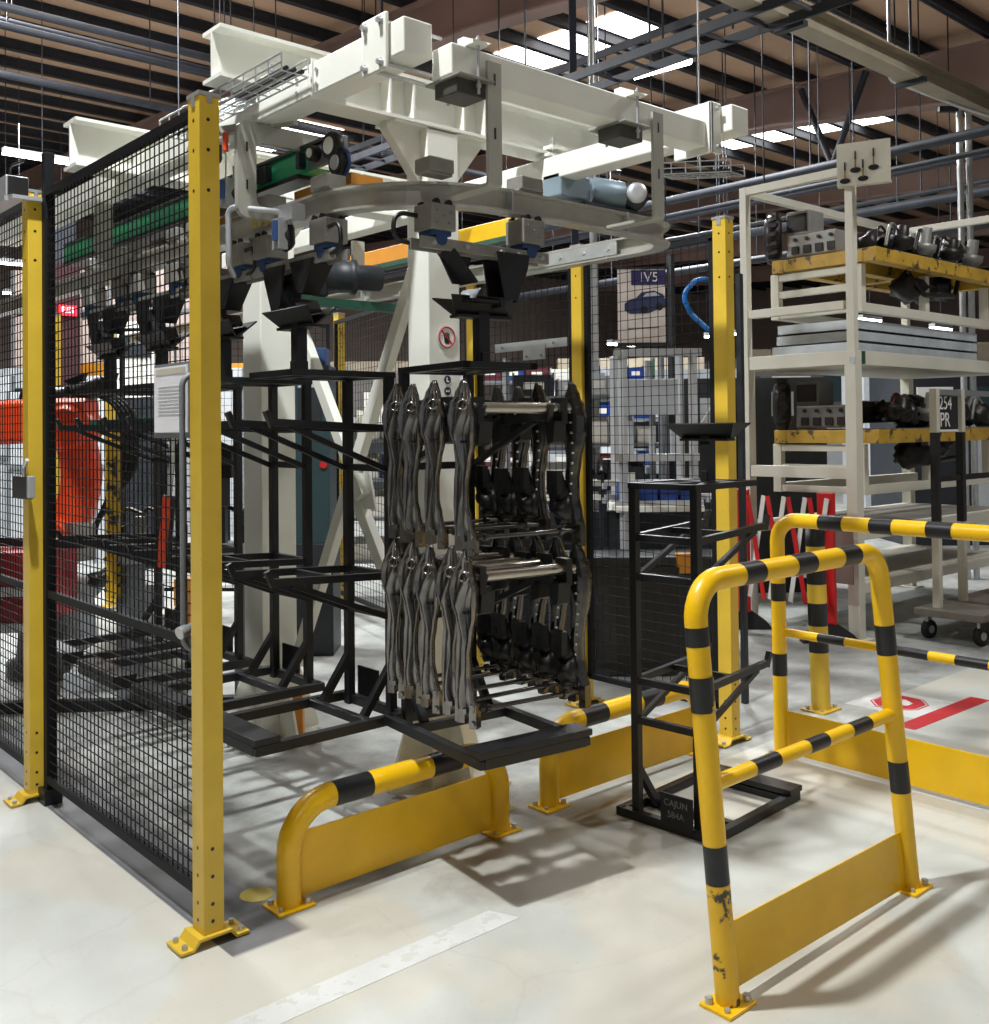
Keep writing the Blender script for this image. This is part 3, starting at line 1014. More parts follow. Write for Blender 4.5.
t = thing('hanger_bracket', 'big grey C-shaped bracket round the left box beam, just right of the corner post', 'bracket', (1.80, 3.40, 2.30), 'grey flat-bar brackets holding the rail')
cp = [(2.10, 2.645)] + arc(1.80, 2.605, .04, 90, 180) + arc(1.80, 2.33, .04, 180, 270) + [(1.965, 2.29), (1.965, 2.335)] + arc(1.865, 2.365, .03, 270, 180) + arc(1.865, 2.545, .03, 180, 90) + [(2.10, 2.575)]
MB().prism(cp, (0, 3.40, 0), (1, 0, 0), (0, 0, 1), .025).build('bar', PLATE, t)
for z in (2.55, 2.41):
    MB().box((1.797, 3.387, z), (.007, .003, .035)).build('slot', BAND, t)
hanger_bracket([(1.99, 3.75, 2.63), (1.99, 3.75, 2.335)], 'grey bracket behind the C-shaped one, holding the left rail', .075, .03, (0, -1, 0))
hanger_bracket([(1.80, 4.8, 2.66), (1.80, 4.8, 2.335), (1.94, 4.8, 2.335)], 'grey bracket on the left rail seen through the mesh', .08, .03, (0, -1, 0))
hanger_bracket([(3.50, 5.2, 2.66), (3.50, 5.2, 2.335), (3.42, 5.2, 2.335)], 'grey bracket holding the right rail behind the column', .08, .03, (0, -1, 0))


# load carriages: two trolleys on the rail joined by a load bar with a V-shaped hook
def make_carriage():
    t = thing('carriage', '', 'conveyor trolley', (0, 0, 0), 'conveyor trolleys')
    for s in (-.205, .205):
        MB().bb(s - .052, s + .052, -.042, .042, .050, .098).bb(s - .056, s + .056, -.03, .03, .043, .053).build('upper_housing', BOXG, t, .006)
        tb = MB().bb(s - .052, s + .052, -.048, .048, -.142, -.055).build('lower_housing', BOXG, t, .004)
        for dx, dz in ((-.03, -.08), (.03, -.08), (0, -.095), (-.03, -.12), (.02, -.118)):
            MB().cyl((s + dx, -.048, dz), (s + dx, -.052, dz), .0045, n=8).build('screw', MGREY, tb)
        for q in (-.026, .026):
            for e in (-1, 1):
                MB().cyl((s + q, e * .046, -.052), (s + q, e * .034, -.052), .013).build('roller', BUSH, t)
        MB().bb(s - .042, s + .042, -.035, .035, -.158, -.142).cyl((s, -.036, -.168), (s, .036, -.168), .024).build('swivel', BLUE, t, .002)
    lb = MB().bb(-.29, .29, -.034, -.022, -.205, -.166).bb(-.29, .29, .022, .034, -.205, -.166).build('load_bar', BOXG, t, .002)
    bolts(lb, 'bolt', [((x, -.034, -.186), (0, -1, 0), .009, .010) for x in (-.24, -.10, .06, .14, .25)], ZINC)
    h = MB()
    for yy in (-.04, .04):
        h.prism([(.035, -.185), (.185, -.185), (.175, -.235), (.125, -.35), (.065, -.35)], (0, yy, 0), (1, 0, 0), (0, 0, 1), .008)
    h.bar((.178, 0, -.22), (.12, 0, -.355), .08, .006)
    h.bar((-.16, 0, -.20), (-.06, 0, -.30), .09, .008)
    h.prism([(-.17, -.185), (-.01, -.185), (-.055, -.30), (-.10, -.30)], (0, .04, 0), (1, 0, 0), (0, 0, 1), .008)
    h.bb(-.085, .065, -.045, .045, -.365, -.355)
    h.build('hook_plate', BLK, t)
    MB().bar((-.075, 0, -.36), (-.045, 0, -.32), .1, .006).build('hook_jaw', BLK, t)
    MB().bar((.05, -.05, -.362), (.05, .05, -.362), .014, .03).build('hook_jaw', BLK, t)
    cb = MB().tube(fillet([(-.25, .03, -.09), (-.34, .04, -.085), (-.35, .04, -.175), (-.27, .03, -.185)], .04), .008, 8)
    cb.build('cable', BUSH, t)
    return t


CAR = make_carriage()
CAR.location = (2.295, 2.65, RZ)
CAR['label'] = 'conveyor trolley pair on the front rail, carrying the loaded axle rack'
for y, lb in ((3.27, 'conveyor trolley pair on the left rail nearest the camera, above the first empty rack'),
              (3.87, 'conveyor trolley pair on the left rail, second from front, beside the corner post'),
              (4.48, 'conveyor trolley pair on the left rail, third from front, seen through mesh'),
              (5.10, 'conveyor trolley pair on the left rail seen through the mesh, farthest back')):
    dup(CAR, (1.94, y, RZ), R(90), lb)

# friction drive conveyor in green channel beside the left rail
t = thing('drive_unit', 'green channel belt drive with pulleys at its near end, above the left rail', 'conveyor drive', (2.08, 3.1, 2.5))
mb = MB()
for y0, y1 in ((3.30, 6.0),):
    mb.bb(2.03, 2.036, y0, y1, 2.49, 2.575).bb(2.03, 2.10, y0, y1, 2.57, 2.578).bb(2.03, 2.10, y0, y1, 2.486, 2.493)
mb.build('channel', GREEN, t)
MB().bb(2.02, 2.11, 3.15, 6.0, 2.578, 2.590).bb(2.02, 2.11, 3.40, 6.0, 2.47, 2.486).build('drive_belt', BUSH, t)
MB().bb(2.026, 2.05, 3.10, 3.34, 2.492, 2.572).build('end_housing', MGREY, t, .004)
for y, z, r in ((3.14, 2.535, .052), (3.10, 2.465, .046), (3.27, 2.535, .03)):
    p = MB().lathe((1.99, y, z), (1, 0, 0), [(0, r * .9), (.006, r), (.03, r), (.036, r * .9)], 20).build('pulley', BUSH, t)
    MB().lathe((1.985, y, z), (1, 0, 0), [(0, r * .55), (.006, r * .62)], 16).build('pulley_hub', WHITE if z > 2.5 else ALU, p)
MB().tube([(2.0 + .02, 3.10 + .05 * math.cos(k * .4), 2.465 + .05 * math.sin(k * .4)) for k in range(17)], .008, 6).build('blue_belt', BLUE, t)
MB().bb(2.0, 2.03, 3.62, 3.70, 2.50, 2.56).build('junction_box', DARK, t, .003)
MB().bb(2.0, 2.03, 3.36, 3.39, 2.5, 2.56).build('junction_box', DARK, t, .003)
MB().bb(2.10, 2.18, 4.0, 4.6, 2.40, 2.46).build('chain_guard', ORANGB, t)
MB().bb(2.06, 2.2, 3.1, 3.5, 2.40, 2.44).build('chain_guard', ORANGB, t)
# pneumatic valve clusters with dark bodies hanging on the rail
for x, y, z, lb in ((1.86, 3.78, 2.62, 'small black and blue valve head above the green drive, right of the corner post'),
                    (1.86, 3.62, 2.42, 'small black stop cylinder below the green drive, right of the corner post'),
                    (1.86, 3.22, 2.20, 'small black stop cylinder under the rail at the left bend')):
    t = thing('stop_cylinder', lb, 'cylinder', (x, y, z), 'small pneumatic stops along the left rail')
    MB().blob((x, y, z), (.035, .04, .055), 3, .12).build('body', BUSH, t)
    MB().bb(x - .045, x - .01, y - .03, y + .02, z - .05, z + .06).cyl((x, y - .02, z + .04), (x, y - .02, z + .11), .010).build('bracket', ZINC, t)
    MB().cyl((x - .045, y - .01, z - .02), (x - .045, y - .01, z + .05), .014).build('solenoid', BLUE, t)
t = thing('wire_guard', 'bent bright steel tube guard beside the left rail, right of the corner post', 'guard', (1.78, 3.4, 2.1))
MB().tube(fillet([(1.86, 3.19, 2.28), (1.78, 3.50, 2.345), (1.78, 3.50, 2.13), (1.86, 3.62, 2.11)], .03), .012, 8).build('tube', ALU, t)
MB().bb(1.84, 1.90, 3.15, 3.24, 2.25, 2.31).build('clamp', ALU, t, .003)
t = thing('drive_motor', 'black geared motor lying behind the left rail bend', 'motor', (2.72, 4.15, 2.12))
MB().lathe((2.60, 4.22, 2.25), (.88, -.45, -.02), [(0, .05), (.02, .085), (.05, .085), (.055, .078), (.16, .078), (.165, .085), (.19, .085), (.20, .062), (.31, .062), (.32, .05)], 18).build('motor_body', DARK, t)
MB().bb(2.53, 2.62, 4.14, 4.30, 2.14, 2.34).build('gear_case', BUSH, t, .01)
MB().lathe((2.525, 4.20, 2.25), (-1, 0, 0), [(0, .045), (.012, .04), (.013, .022)], 16).build('end_ring', ALU, t)
MB().bb(2.45, 3.3, 4.10, 4.16, 2.09, 2.13).build('mount_rail', GREEND, t)
t = thing('drive_motor', 'grey blue geared motor with a bright end cap behind the right bend of the rail', 'motor', (3.5, 3.3, 2.55))
d = V((-.45, -.85, 0)).normalized()
p0 = V((3.78, 3.58, 2.64))
mb = MB()
mb.lathe(V((3.52, 3.30, 2.62)), (.75, -.1, 0), [(0, .06), (.05, .075), (.2, .075), (.24, .05)], 18)
mb.build('motor_body', mat('motor_grey_blue', (122, 140, 150), .4, .2), t)
MB().bb(3.30, 3.50, 3.26, 3.38, 2.565, 2.68).build('gear_case', mat('gear_grey_blue', (134, 150, 160), .4, .2), t, .01)
MB().lathe((3.77, 3.25, 2.62), (-.5, -.85, 0), [(0, .075), (.06, .07), (.08, .045)], 18).build('motor_fan_cover', DARK, t)
MB().lathe((3.70, 3.15, 2.615), (-.5, -.85, 0), [(0, .05), (.02, .045), (.021, .02)], 16).build('end_cap', ALU, t)
MB().bb(3.40, 3.9, 3.2, 3.4, 2.52, 2.545).build('mount_plate', DARK, t)

# wire basket cable tray
def cable_tray(p, q, w, h, label, zs=9, rod=0):
    t = thing('cable_tray', label, 'cable tray', p)
    p, q = V(p), V(q)
    d = (q - p).normalized()
    s = d.cross(Z).normalized()
    mb = MB()
    for a, b in ((-w / 2, h), (-w / 2, h / 2), (-w / 2, 0), (-w / 6, 0), (w / 6, 0), (w / 2, 0), (w / 2, h / 2), (w / 2, h)):
        mb.tube([p + s * a + Z * b, q + s * a + Z * b], .0035, 6)
    n = zs
    for i in range(n + 1):
        c = p.lerp(q, i / n)
        mb.tube([c - s * w / 2 + Z * h, c - s * w / 2, c + s * w / 2, c + s * w / 2 + Z * h], .0035, 6)
    mb.build('wire_basket', ZINC, t)
    cb = MB()
    for k in range(3):
        cb.tube([p + s * (-.03 + .03 * k) + Z * .015, q + s * (-.03 + .03 * k) + Z * .015], .008, 6)
    cb.build('cable', BUSH, t)
    if rod:
        c = (p + q) / 2
        MB().cyl(c, (c.x, c.y, roof_z(c.y)), .005, n=6).build('hanger_rod', ZINC, t)
    return t


cable_tray((1.76, 2.98, 2.70), (1.76, 3.95, 2.70), .10, .06, 'wire basket cable tray along the left white box beam', 11)
cable_tray((4.28, 3.45, 2.84), (4.33, 3.02, 2.78), .14, .06, 'short wire basket cable tray behind the right bend of the rail', 5, 1.9)
t = thing('pull_switch', 'small orange handled rope pull switch hanging from a grey angle beside the left box beam', 'switch', (1.83, 3.44, 2.66))
MB().bar((1.74, 3.75, 2.66), (1.95, 3.30, 2.655), .03, .03).build('arm', PLATE, t)
MB().cyl((1.80, 3.56, 2.57), (1.80, 3.56, 2.64), .011).build('handle', ORANGE, t)
MB().cyl((1.80, 3.56, 2.40), (1.80, 3.56, 2.58), .003, n=6).build('cord', ZINC, t)
# yellow and orange guard beam behind the columns
t = thing('guard_beam', 'long yellow and orange guard beam seen behind the near column under the rail', 'beam', (3.9, 4.1, 2.56))
MB().bb(3.88, 3.95, 4.10, 4.95, 2.60, 2.70).build('yellow_section', YELB, t, .003)
MB().bb(3.88, 3.95, 4.95, 6.4, 2.60, 2.70).build('orange_section', ORANGB, t, .003)
MB().bb(3.87, 3.96, 4.05, 6.45, 2.57, 2.60).build('lower_flange', GREEND, t)

# ------------------------------------------------------------------ carrier racks and axle frames
def make_rack(label, lettering=None):
    t = thing('carrier_rack', label, 'carrier rack', (0, 0, 0), 'black carrier racks of the conveyor')
    H = 1.28
    b = MB()
    for s in (-1, 1):
        b.bar((-.03, s * .205, .018), (.60, s * .205, .018), .034, .034)
    b.bar((-.015, -.205, .018), (-.015, .205, .018), .034, .034)
    b.bar((.14, -.19, .018), (.14, .19, .018), .03, .03)
    b.bar((.59, -.205, .018), (.59, .205, .018), .034, .034)
    b.build('base_frame', BLK, t, .002)
    MB().bb(.515, .61, -.225, .225, .036, .058).bb(.52, .605, -.22, .22, .002, .03).build('base_plate', BLK, t, .002)
    for s in (-1, 1):
        MB().bb(-.016, .016, s * .14 - .016, s * .14 + .016, .0, H).build('upright', BLK, t, .002)
        MB().bar((0, s * .14, .20), (.13, s * .14, .02), .028, .028).build('foot_brace', BLK, t, .002)
        for z in (1.08, .53):
            a = MB().bar((0, s * .14, z), (.50, s * .14, z + .025), .022, .026)
            a.bar((0, s * .14, z - .16), (.42, s * .14, z + .01), .018, .02)
            a.bar((.49, s * .14, z + .01), (.515, s * .14, z + .065), .02, .02)
            a.build('support_arm', BLK, t)
    for z in (1.08, .93, .53, .38):
        MB().bar((0, -.14, z), (0, .14, z), .024, .026).build('cross_bar', BLK, t)
    for z in (1.09, .54):
        MB().bar((.24, -.14, z), (.24, .14, z), .018, .022).build('cross_bar', BLK, t)
    f = MB()
    for s in (-1, 1):
        f.bar((-.02, s * .14, H), (.42, s * .14, H), .03, .022)
        f.bar((0, s * .14, H - .002), (.30, 0, H - .002), .022, .018)
    for x in (-.008, .405):
        f.bar((x, -.152, H), (x, .152, H), .03, .022)
    f.bar((.30, -.14, H), (.30, .14, H), .05, .02)
    f.build('top_frame', BLK, t)
    s = MB().bb(.278, .322, -.022, .022, H, H + .19).bar((.30, 0, H + .05), (.30, 0, H + .005), .06, .03)
    s.build('stem', BLK, t, .002)
    w = MB()
    for sg in (-1, 1):
        p = [(-.11, 0), (.11, 0), (.16, .085), (-.16, .085)]
        w.prism(p, (.30 + sg * .004, 0, H + .175), (0, 1, 0), (sg * .75, 0, .8), .006)
    w.bb(.27, .33, -.11, .11, H + .168, H + .178)
    w.build('guide_trough', BLK, t)
    lp = MB().bb(-.040, -.034, -.135, .005, .025, .145).build('name_plate', BLK, t)
    if lettering:
        for k, (s_, sz) in enumerate(lettering):
            text(s_, 'lettering', (-.0405, -.062, .112 - k * .042), (0, -1, 0), (0, 0, 1), sz, MGREY, lp)
    return t


PI2 = math.pi / 2
RK = make_rack('', (('CAJUN', .034), ('584A', .034)))
RK.location = (2.24, 3.27, .43)
RK.rotation_euler = (0, 0, math.pi)
RK['label'] = 'empty black carrier rack hanging first in the left row, beside the loaded rack'
racks = {'F': dup(RK, (2.36, 2.99, .44), R(-97), 'black carrier rack hanging over the low barriers, loaded with steel axle frames'),
         'L2': dup(RK, (2.24, 3.86, .43), math.pi, 'empty black carrier rack hanging second in the left row, just right of the corner post'),
         'L3': dup(RK, (2.24, 4.47, .43), math.pi, 'empty black carrier rack hanging third in the left row, mostly behind the corner post'),
         'L4': dup(RK, (2.24, 5.09, .43), math.pi, 'empty black carrier rack hanging farthest back in the left row, behind the mesh'),
         'S': dup(RK, (3.03, 2.465, 0), R(4), 'empty black carrier rack standing on the floor behind the foreground hoop barrier')}


def side_arm(sgn, dark=False, seed=0):
    """pressed steel trailing arm hanging down, face outwards along sgn*y ; local x is its width"""
    mb = MB()
    # z, width centre, half width, face bulge
    key = [(.080, .004, .004, .004), (.068, .004, .011, .010), (.035, .002, .022, .018), (.0, 0, .034, .026), (-.035, .001, .041, .028), (-.075, .004, .037, .028),
           (-.115, .008, .029, .024), (-.17, .004, .021, .022), (-.23, -.003, .019, .022), (-.29, -.004, .020, .022), (-.34, .002, .024, .022), (-.385, .007, .029, .020), (-.405, .010, .022, .012)]
    st = []
    for p, q in zip(key, key[1:]):
        for f in (0, .25, .5, .75):
            h = f * f * (3 - 2 * f)
            st.append((p[0] + (q[0] - p[0]) * f,) + tuple(p[i] + (q[i] - p[i]) * h for i in (1, 2, 3)))
    st.append(key[-1])
    sec = []
    for z, c, w, bul in st:
        # a rolled lip on each edge and an S-shaped rib down the middle
        s_ = .50 * w * math.sin(z * 24 + .9)
        d = bul * .10
        sec.append([(c - w, -.004, z), (c - w * .97, bul * .82, z), (c - w * .86, bul * .86, z), (c - w * .72, d, z), (c - w * .30 + s_, d, z), (c - w * .13 + s_, bul, z), (c + w * .13 + s_, bul, z), (c + w * .30 + s_, d, z),
                    (c + w * .74, d, z), (c + w * .86, bul * .86, z), (c + w * .97, bul * .82, z), (c + w, -.004, z), (c + w * .4, -.012, z), (c - w * .4, -.012, z)])
    k = 14
    vs = [(x, sgn * y, z) for r_ in sec for x, y, z in r_]
    fs = []
    for i in range(len(sec) - 1):
        for j in range(k):
            j2 = (j + 1) % k
            fs.append((i * k + j, i * k + j2, (i + 1) * k + j2, (i + 1) * k + j))
    fs.append(tuple(range(k)))
    fs.append(tuple(range((len(sec) - 1) * k, len(sec) * k)))
    mb.add(vs, fs, 0, True)
    # eye, bracket and lugs
    mb.lathe((.012, sgn * .006, .004), (0, sgn, 0), [(0, .017), (.022, .017), (.022, .012), (.012, .011)], 16, 0)
    mb.cyl((.012, sgn * .010, .004), (.012, sgn * .0235, .004), .0112, n=14, mi=1)
    mb.cyl((-.010, sgn * .008, -.05), (-.010, sgn * .020, -.05), .005, n=10, mi=1)
    mb.cyl((.010, sgn * .008, -.105), (.010, sgn * .018, -.105), .004, n=10, mi=1)
    mb.bb(-.026, .000, -.012 if sgn > 0 else -.010, .010 if sgn > 0 else .012, -.43, -.38)
    mb.bb(.016, .040, -.012, .012, -.445, -.375)
    mb.cyl((.028, -.018, -.43), (.028, .018, -.43), .009, n=10)
    mb.bb(-.012, .012, -.02, .02, -.40, -.385)
    return mb


def make_axle():
    t = thing('rear_axle', '', 'axle', (0, 0, 0), 'steel axle frames on the loaded rack')
    side_arm(-1).build('side_arm', [AXLE, BUSH], t)       # local -y
    side_arm(1).build('side_arm', [AXLED, BUSH], t)
    for o in list(bpy.data.objects):
        pass
    return t


def axle_parts():
    t = thing('rear_axle', '', 'axle', (0, 0, 0), 'steel axle frames on the loaded rack')
    W_ = .222
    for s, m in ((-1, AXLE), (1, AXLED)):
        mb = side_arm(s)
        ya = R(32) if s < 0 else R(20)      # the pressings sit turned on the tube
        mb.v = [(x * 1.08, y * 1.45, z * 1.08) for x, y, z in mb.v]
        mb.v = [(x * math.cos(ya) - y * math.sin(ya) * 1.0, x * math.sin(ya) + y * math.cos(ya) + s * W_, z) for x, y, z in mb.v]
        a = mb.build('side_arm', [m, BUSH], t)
        if s > 0:
            bl = MB()
            bl.blob((-.02, s * (W_ - .035), -.30), (.032, .028, .070), 5, .45)
            bl.bb(-.05, .01, s * (W_ - .06) - .012, s * (W_ - .06) + .012, -.30, -.22).cyl((-.03, s * (W_ - .075), -.28), (-.03, s * (W_ - .03), -.28), .018).cyl((.01, s * (W_ - .07), -.39), (.01, s * (W_ - .02), -.39), .016)
            bl.blob((.012, s * (W_ - .045), -.355), (.03, .035, .045), 8, .30)
            bl.cyl((-.02, s * (W_ - .07), -.34), (-.02, s * (W_ - .01), -.34), .024)
            bl.build('knuckle', BUSH, a)
            st = MB()
            for k in range(9):
                st.cyl((.034 - .004 * abs(k - 4), s * (W_ - .018), -.02 - k * .035), (.034 - .004 * abs(k - 4), s * (W_ - .024), -.02 - k * .035), .004, n=8)
            st.build('weld_nut', ZINC, a)
        br = MB()
        br.bb(-.035, .03, s * (W_ - .05) - .012, s * (W_ - .05) + .012, -.06, .03)
        br.prism([(-.03, -.05), (.03, -.05), (.02, -.12), (-.01, -.13)], (0, s * (W_ - .07), 0), (1, 0, 0), (0, 0, 1), .05)
        br.build('tube_bracket', BUSH, t)
    MB().tube([(0, -W_ + .01, -.005), (0, W_ - .01, -.005)], .019, 12).build('cross_tube', CHROME, t)
    rod = MB().tube([(.02, -W_, -.425), (.02, W_, -.425)], .008, 8)
    rod.cyl((.02, -W_ + .06, -.425), (.02, -W_ + .075, -.425), .014).cyl((.02, W_ - .075, -.425), (.02, W_ - .06, -.425), .014)
    rod.build('tie_rod', AXLED, t)
    return t


bpy.data.objects  # axle frames stand on the arms of the loaded rack
AX = axle_parts()
rot = R(-97)
fo = V((2.36, 2.99, .44))


def on_rack(x, z, yo=.022):
    return (fo.x + math.cos(rot) * x - math.sin(rot) * yo, fo.y + math.sin(rot) * x + math.cos(rot) * yo, fo.z + z)


up_x = (.49, .30, .165, .04)
lo_x = (.50, .40, .27, .145, .03)
names = ('nearest the camera', 'second from the front', 'third from the front', 'fourth from the front', 'farthest back')
first = True
for lev, xs, zz in (('upper', up_x, 1.138), ('lower', lo_x, .59)):
    for i, x in enumerate(xs):
        nm = 'rearmost' if i == len(xs) - 1 else names[i]
        lb = 'dark steel axle frame hung on the %s arms of the rack, %s' % (lev, 'farthest back' if i == len(xs) - 1 else names[i])
        if first:
            AX.location, AX.rotation_euler = on_rack(x, zz), (0, 0, rot)
            AX['label'] = lb
            first = False
        else:
            dup(AX, on_rack(x, zz + (.006 if i % 2 else 0)), rot + R((-2, 1.5, -1, 2, 0)[i]), lb)

# ------------------------------------------------------------------ white stillage on the right and what stands on it
def pallet(x0, x1, y0, y1, z, label):
    t = thing('pallet_frame', label, 'pallet', (x0, y0, z), 'yellow pallet frames')
    for a, b in (((x0, y0 + .05, z), (x1, y0 + .05, z)), ((x0, y1 - .05, z), (x1, y1 - .05, z)), ((x0 + .1, (y0 + y1) / 2, z), (x1 - .1, (y0 + y1) / 2, z))):
        MB().bar(a, b, .10, .10).build('long_beam', PALY, t, .004)
    for x in (x0 + .05, (x0 + x1) / 2, x1 - .05):
        MB().bar((x, y0 + .1, z), (x, y1 - .1, z), .10, .096).build('cross_piece', PALY, t, .004)
    MB().bb(x0 + .3, x1, y0 + .02, y1 - .02, z + .05, z + .058).build('top_sheet', GREYM, t)
    return t


def gearbox(x, y, z, label, m=GREYM):
    """ribbed flywheel housing with a square grey gear case"""
    t = thing('gearbox', label, 'gearbox', (x, y, z), 'gearboxes at the pallet ends')
    mb = MB()
    mb.lathe((x + .10, y + .30, z + .19), (-.5, .8, 0), [(0, .15), (.03, .19), (.10, .19), (.13, .14), (.14, .08)], 24)
    mb.build('flywheel_housing', DARKM, t)
    r = MB()
    for k in range(16):
        a = 2 * math.pi * k / 16
        d = V((-.5, .8, 0)).normalized()
        s = d.cross(Z)
        c = V((x + .10, y + .30, z + .19)) + d * .07 + s * (.185 * math.cos(a)) + Z * (.185 * math.sin(a))
        r.box(c, (.03, .09, .03))
    r.build('rib', DARKM, t)
    g = MB().bb(x - .03, x + .22, y - .24, y + .18, z, z + .17).bb(x, x + .22, y + .0, y + .2, z + .17, z + .36)
    g.build('gear_case', m, t, .012)
    for dy in (-.2, -.1, .0, .1):
        MB().bb(x - .04, x - .03, y + dy - .03, y + dy + .03, z + .02, z + .08).build('cover_boss', DARKM, t)
        MB().cyl((x - .03, y + dy, z + .13), (x - .045, y + dy, z + .13), .014).build('bolt_head', DARKM, t)
    MB().bb(x - .012, x, y + .02, y + .18, z + .20, z + .33).build('side_window', DARKM, t)
    return t


def engine(x0, x1, y0, y1, z, seed, label, hang=True):
    """axle and engine assembly: castings, hubs, pipes, springs"""
    rnd = random.Random(seed)
    t = thing('axle_assembly', label, 'axle assembly', (x0, y0, z), 'axle assemblies on the pallets')
    L = x1 - x0
    mb = MB()
    mb.lathe((x0, (y0 + y1) / 2, z + .12), (1, 0, 0), [(0, .05), (.1, .09), (L * .4, .08), (L * .45, .15), (L * .55, .15), (L * .6, .08), (L, .06)], 14)
    mb.build('axle_casing', DARKM, t)
    for k in range(4):
        x = x0 + L * (.12 + .24 * k)
        yy = y0 + rnd.uniform(.05, .16)
        h = MB().lathe((x, yy, z + .05), (0, -.2, 1), [(0, .07), (.04, .10), (.09, .10), (.10, .05), (.17 + .05 * (k % 2), .045), (.18, .03)], 14)
        h.build('hub', (DARKM, GREYM)[k % 2], t)
    for k in range(14):
        x = x0 + L * (.03 + .068 * k)
        mb = MB().blob((x, y0 + rnd.uniform(.06, .35), z + rnd.uniform(.08, .16)), (rnd.uniform(.06, .11), .08, rnd.uniform(.05, .1)), seed + k, .35)
        mb.build('casting', (DARKM, DARKM, GREYM, BUSH)[k % 4], t)
    for k in range(12):
        a = V((x0 + L * rnd.uniform(0, .8), y0 + rnd.uniform(.05, .3), z + .06))
        pts = [a, a + V((.07, 0, .16)), a + V((.20, .04, .20)), a + V((.32, .0, .05))]
        MB().tube(fillet(pts, .06), rnd.uniform(.010, .02), 8).build('pipe', (BUSH, GREYM, MAROON, DARKM, GREYM)[k % 5], t)
    if hang:
        for k in range(3):
            MB().blob((x0 + L * (.25 + .2 * k), y0 + .15 + .05 * k, z - .22 + .04 * k), (.16, .12, .11), seed + 20 + k, .4).build('casting', BUSH if k else DARKM, t)
        MB().tube(fillet([(x0 + L * .2, y0 + .1, z - .1), (x0 + L * .3, y0 + .05, z - .28), (x0 + L * .6, y0 + .05, z - .25), (x0 + L * .7, y0 + .1, z - .1)], .08), .02, 8).build('pipe', DARKM, t)
    return t


def cradle(x, y0, y1, z0, z1, x1, label):
    t = thing('support_cradle', label, 'cradle', (x, y0, z0), 'white cradles under the pallets')
    for y in (y0, y1):
        MB().bb(x - .03, x + .03, y - .035, y + .035, z0, z1).build('upright', STILL, t, .003)
    zs = (z1 - .03, z0 + .19, z0 + .03)
    for z in zs:
        MB().bb(x - .025, x + .025, y0 + .035, y1 - .035, z - .025, z + .025).build('cross_rail', STILL, t, .003)
    for y in (y0, y1):
        MB().bb(x + .03, x1, y - .03, y + .03, z0, z0 + .07).bb(x1 - .03, x1 + .002, y - .025, y + .025, z0 + .01, z0 + .06, 1).build('long_rail', [STILL, DARK], t, .003)
    for x2 in (x + 1.0, x1 - .1):
        MB().bb(x2 - .03, x2 + .03, y0 - .03, y0 + .03, z0 + .07, z1).build('inner_upright', STILL, t, .003)
    return t


SA, SB, SC, SD = (6.65, 3.70), (6.65, 4.58), (9.2, 4.58), (9.2, 3.70)
t = thing('stillage', 'tall cream white two-tier steel stillage at the right, posts rising past its middle deck', 'stillage', (6.65, 3.7, 0))
for (x, y) in (SA, SB, SC, SD):
    p = MB().bb(x - .043, x + .043, y - .043, y + .043, .012, 2.03).build('lower_post', STILL, t, .004)
    MB().bb(x - .09, x + .09, y - .09, y + .09, 0, .012).build('foot_plate', STILL, p)
    MB().bb(x - .03, x + .03, y - .03, y + .03, 2.03, 3.34).build('upper_post', STILL, t, .003)
for a, b, z, h in ((SA, SB, 1.985, .10), (SA, SD, 1.985, .10), (SB, SC, 1.985, .10), (SC, SD, 1.985, .10), (SA, SB, 1.17, .085), (SA, SB, 2.36, .06), (SA, SD, .74, .085), (SB, SC, .74, .085), (SA, SD, .36, .07), (SB, SC, .36, .07)):
    d = (V((b[0] - a[0], b[1] - a[1], 0))).normalized() * .045
    MB().bar((a[0] + d.x, a[1] + d.y, z), (b[0] - d.x, b[1] - d.y, z), .075, h).build('deck_beam', STILL, t, .003)
for a, b in ((SA, SB), (SB, SC), (SC, SD)):
    MB().bar((a[0], a[1], 3.31), (b[0], b[1], 3.31), .055, .06).build('top_rail', STILL, t, .003)
MB().bb(6.60, 6.61, 3.66, 3.70, 1.945, 1.985).build('label_plate', LGREY, t)
MB().bb(6.7, 9.16, 3.74, 4.54, 1.935, 1.95).build('deck_sheet', STILL, t)
MB().bb(6.7, 9.16, 3.74, 4.54, .765, .785).build('deck_sheet', WOODY, t)
MB().bb(6.7, 9.16, 3.74, 4.54, .385, .40).build('deck_sheet', STILL, t)
MB().bb(6.695, 6.75, 3.68, 3.66, 1.94, 2.03).build('corner_cap', GREEND, t)
t = thing('sign_board', 'small cream board with four dark valve shapes on top of the stillage post', 'board', (6.63, 3.6, 3.18))
BD = V((.36, -.93, 0)).normalized()
BO = V((6.575, 3.735, 3.185))
BN = BD.cross(Z)
MB().prism([(-.02, 0), (.335, 0), (.335, .30), (-.02, .30)], BO, BD, Z, .012).prism([(-.02, 0), (.335, 0), (.335, .012), (-.02, .012)], BO + BN * -.03, BD, Z, .05).build('board', STILL, t)
if (BO + BN - V((0, 0, 1.5))).length > BO.length:
    BN = -BN
BRASS = mat('brass', (160, 132, 74), .4, .5)
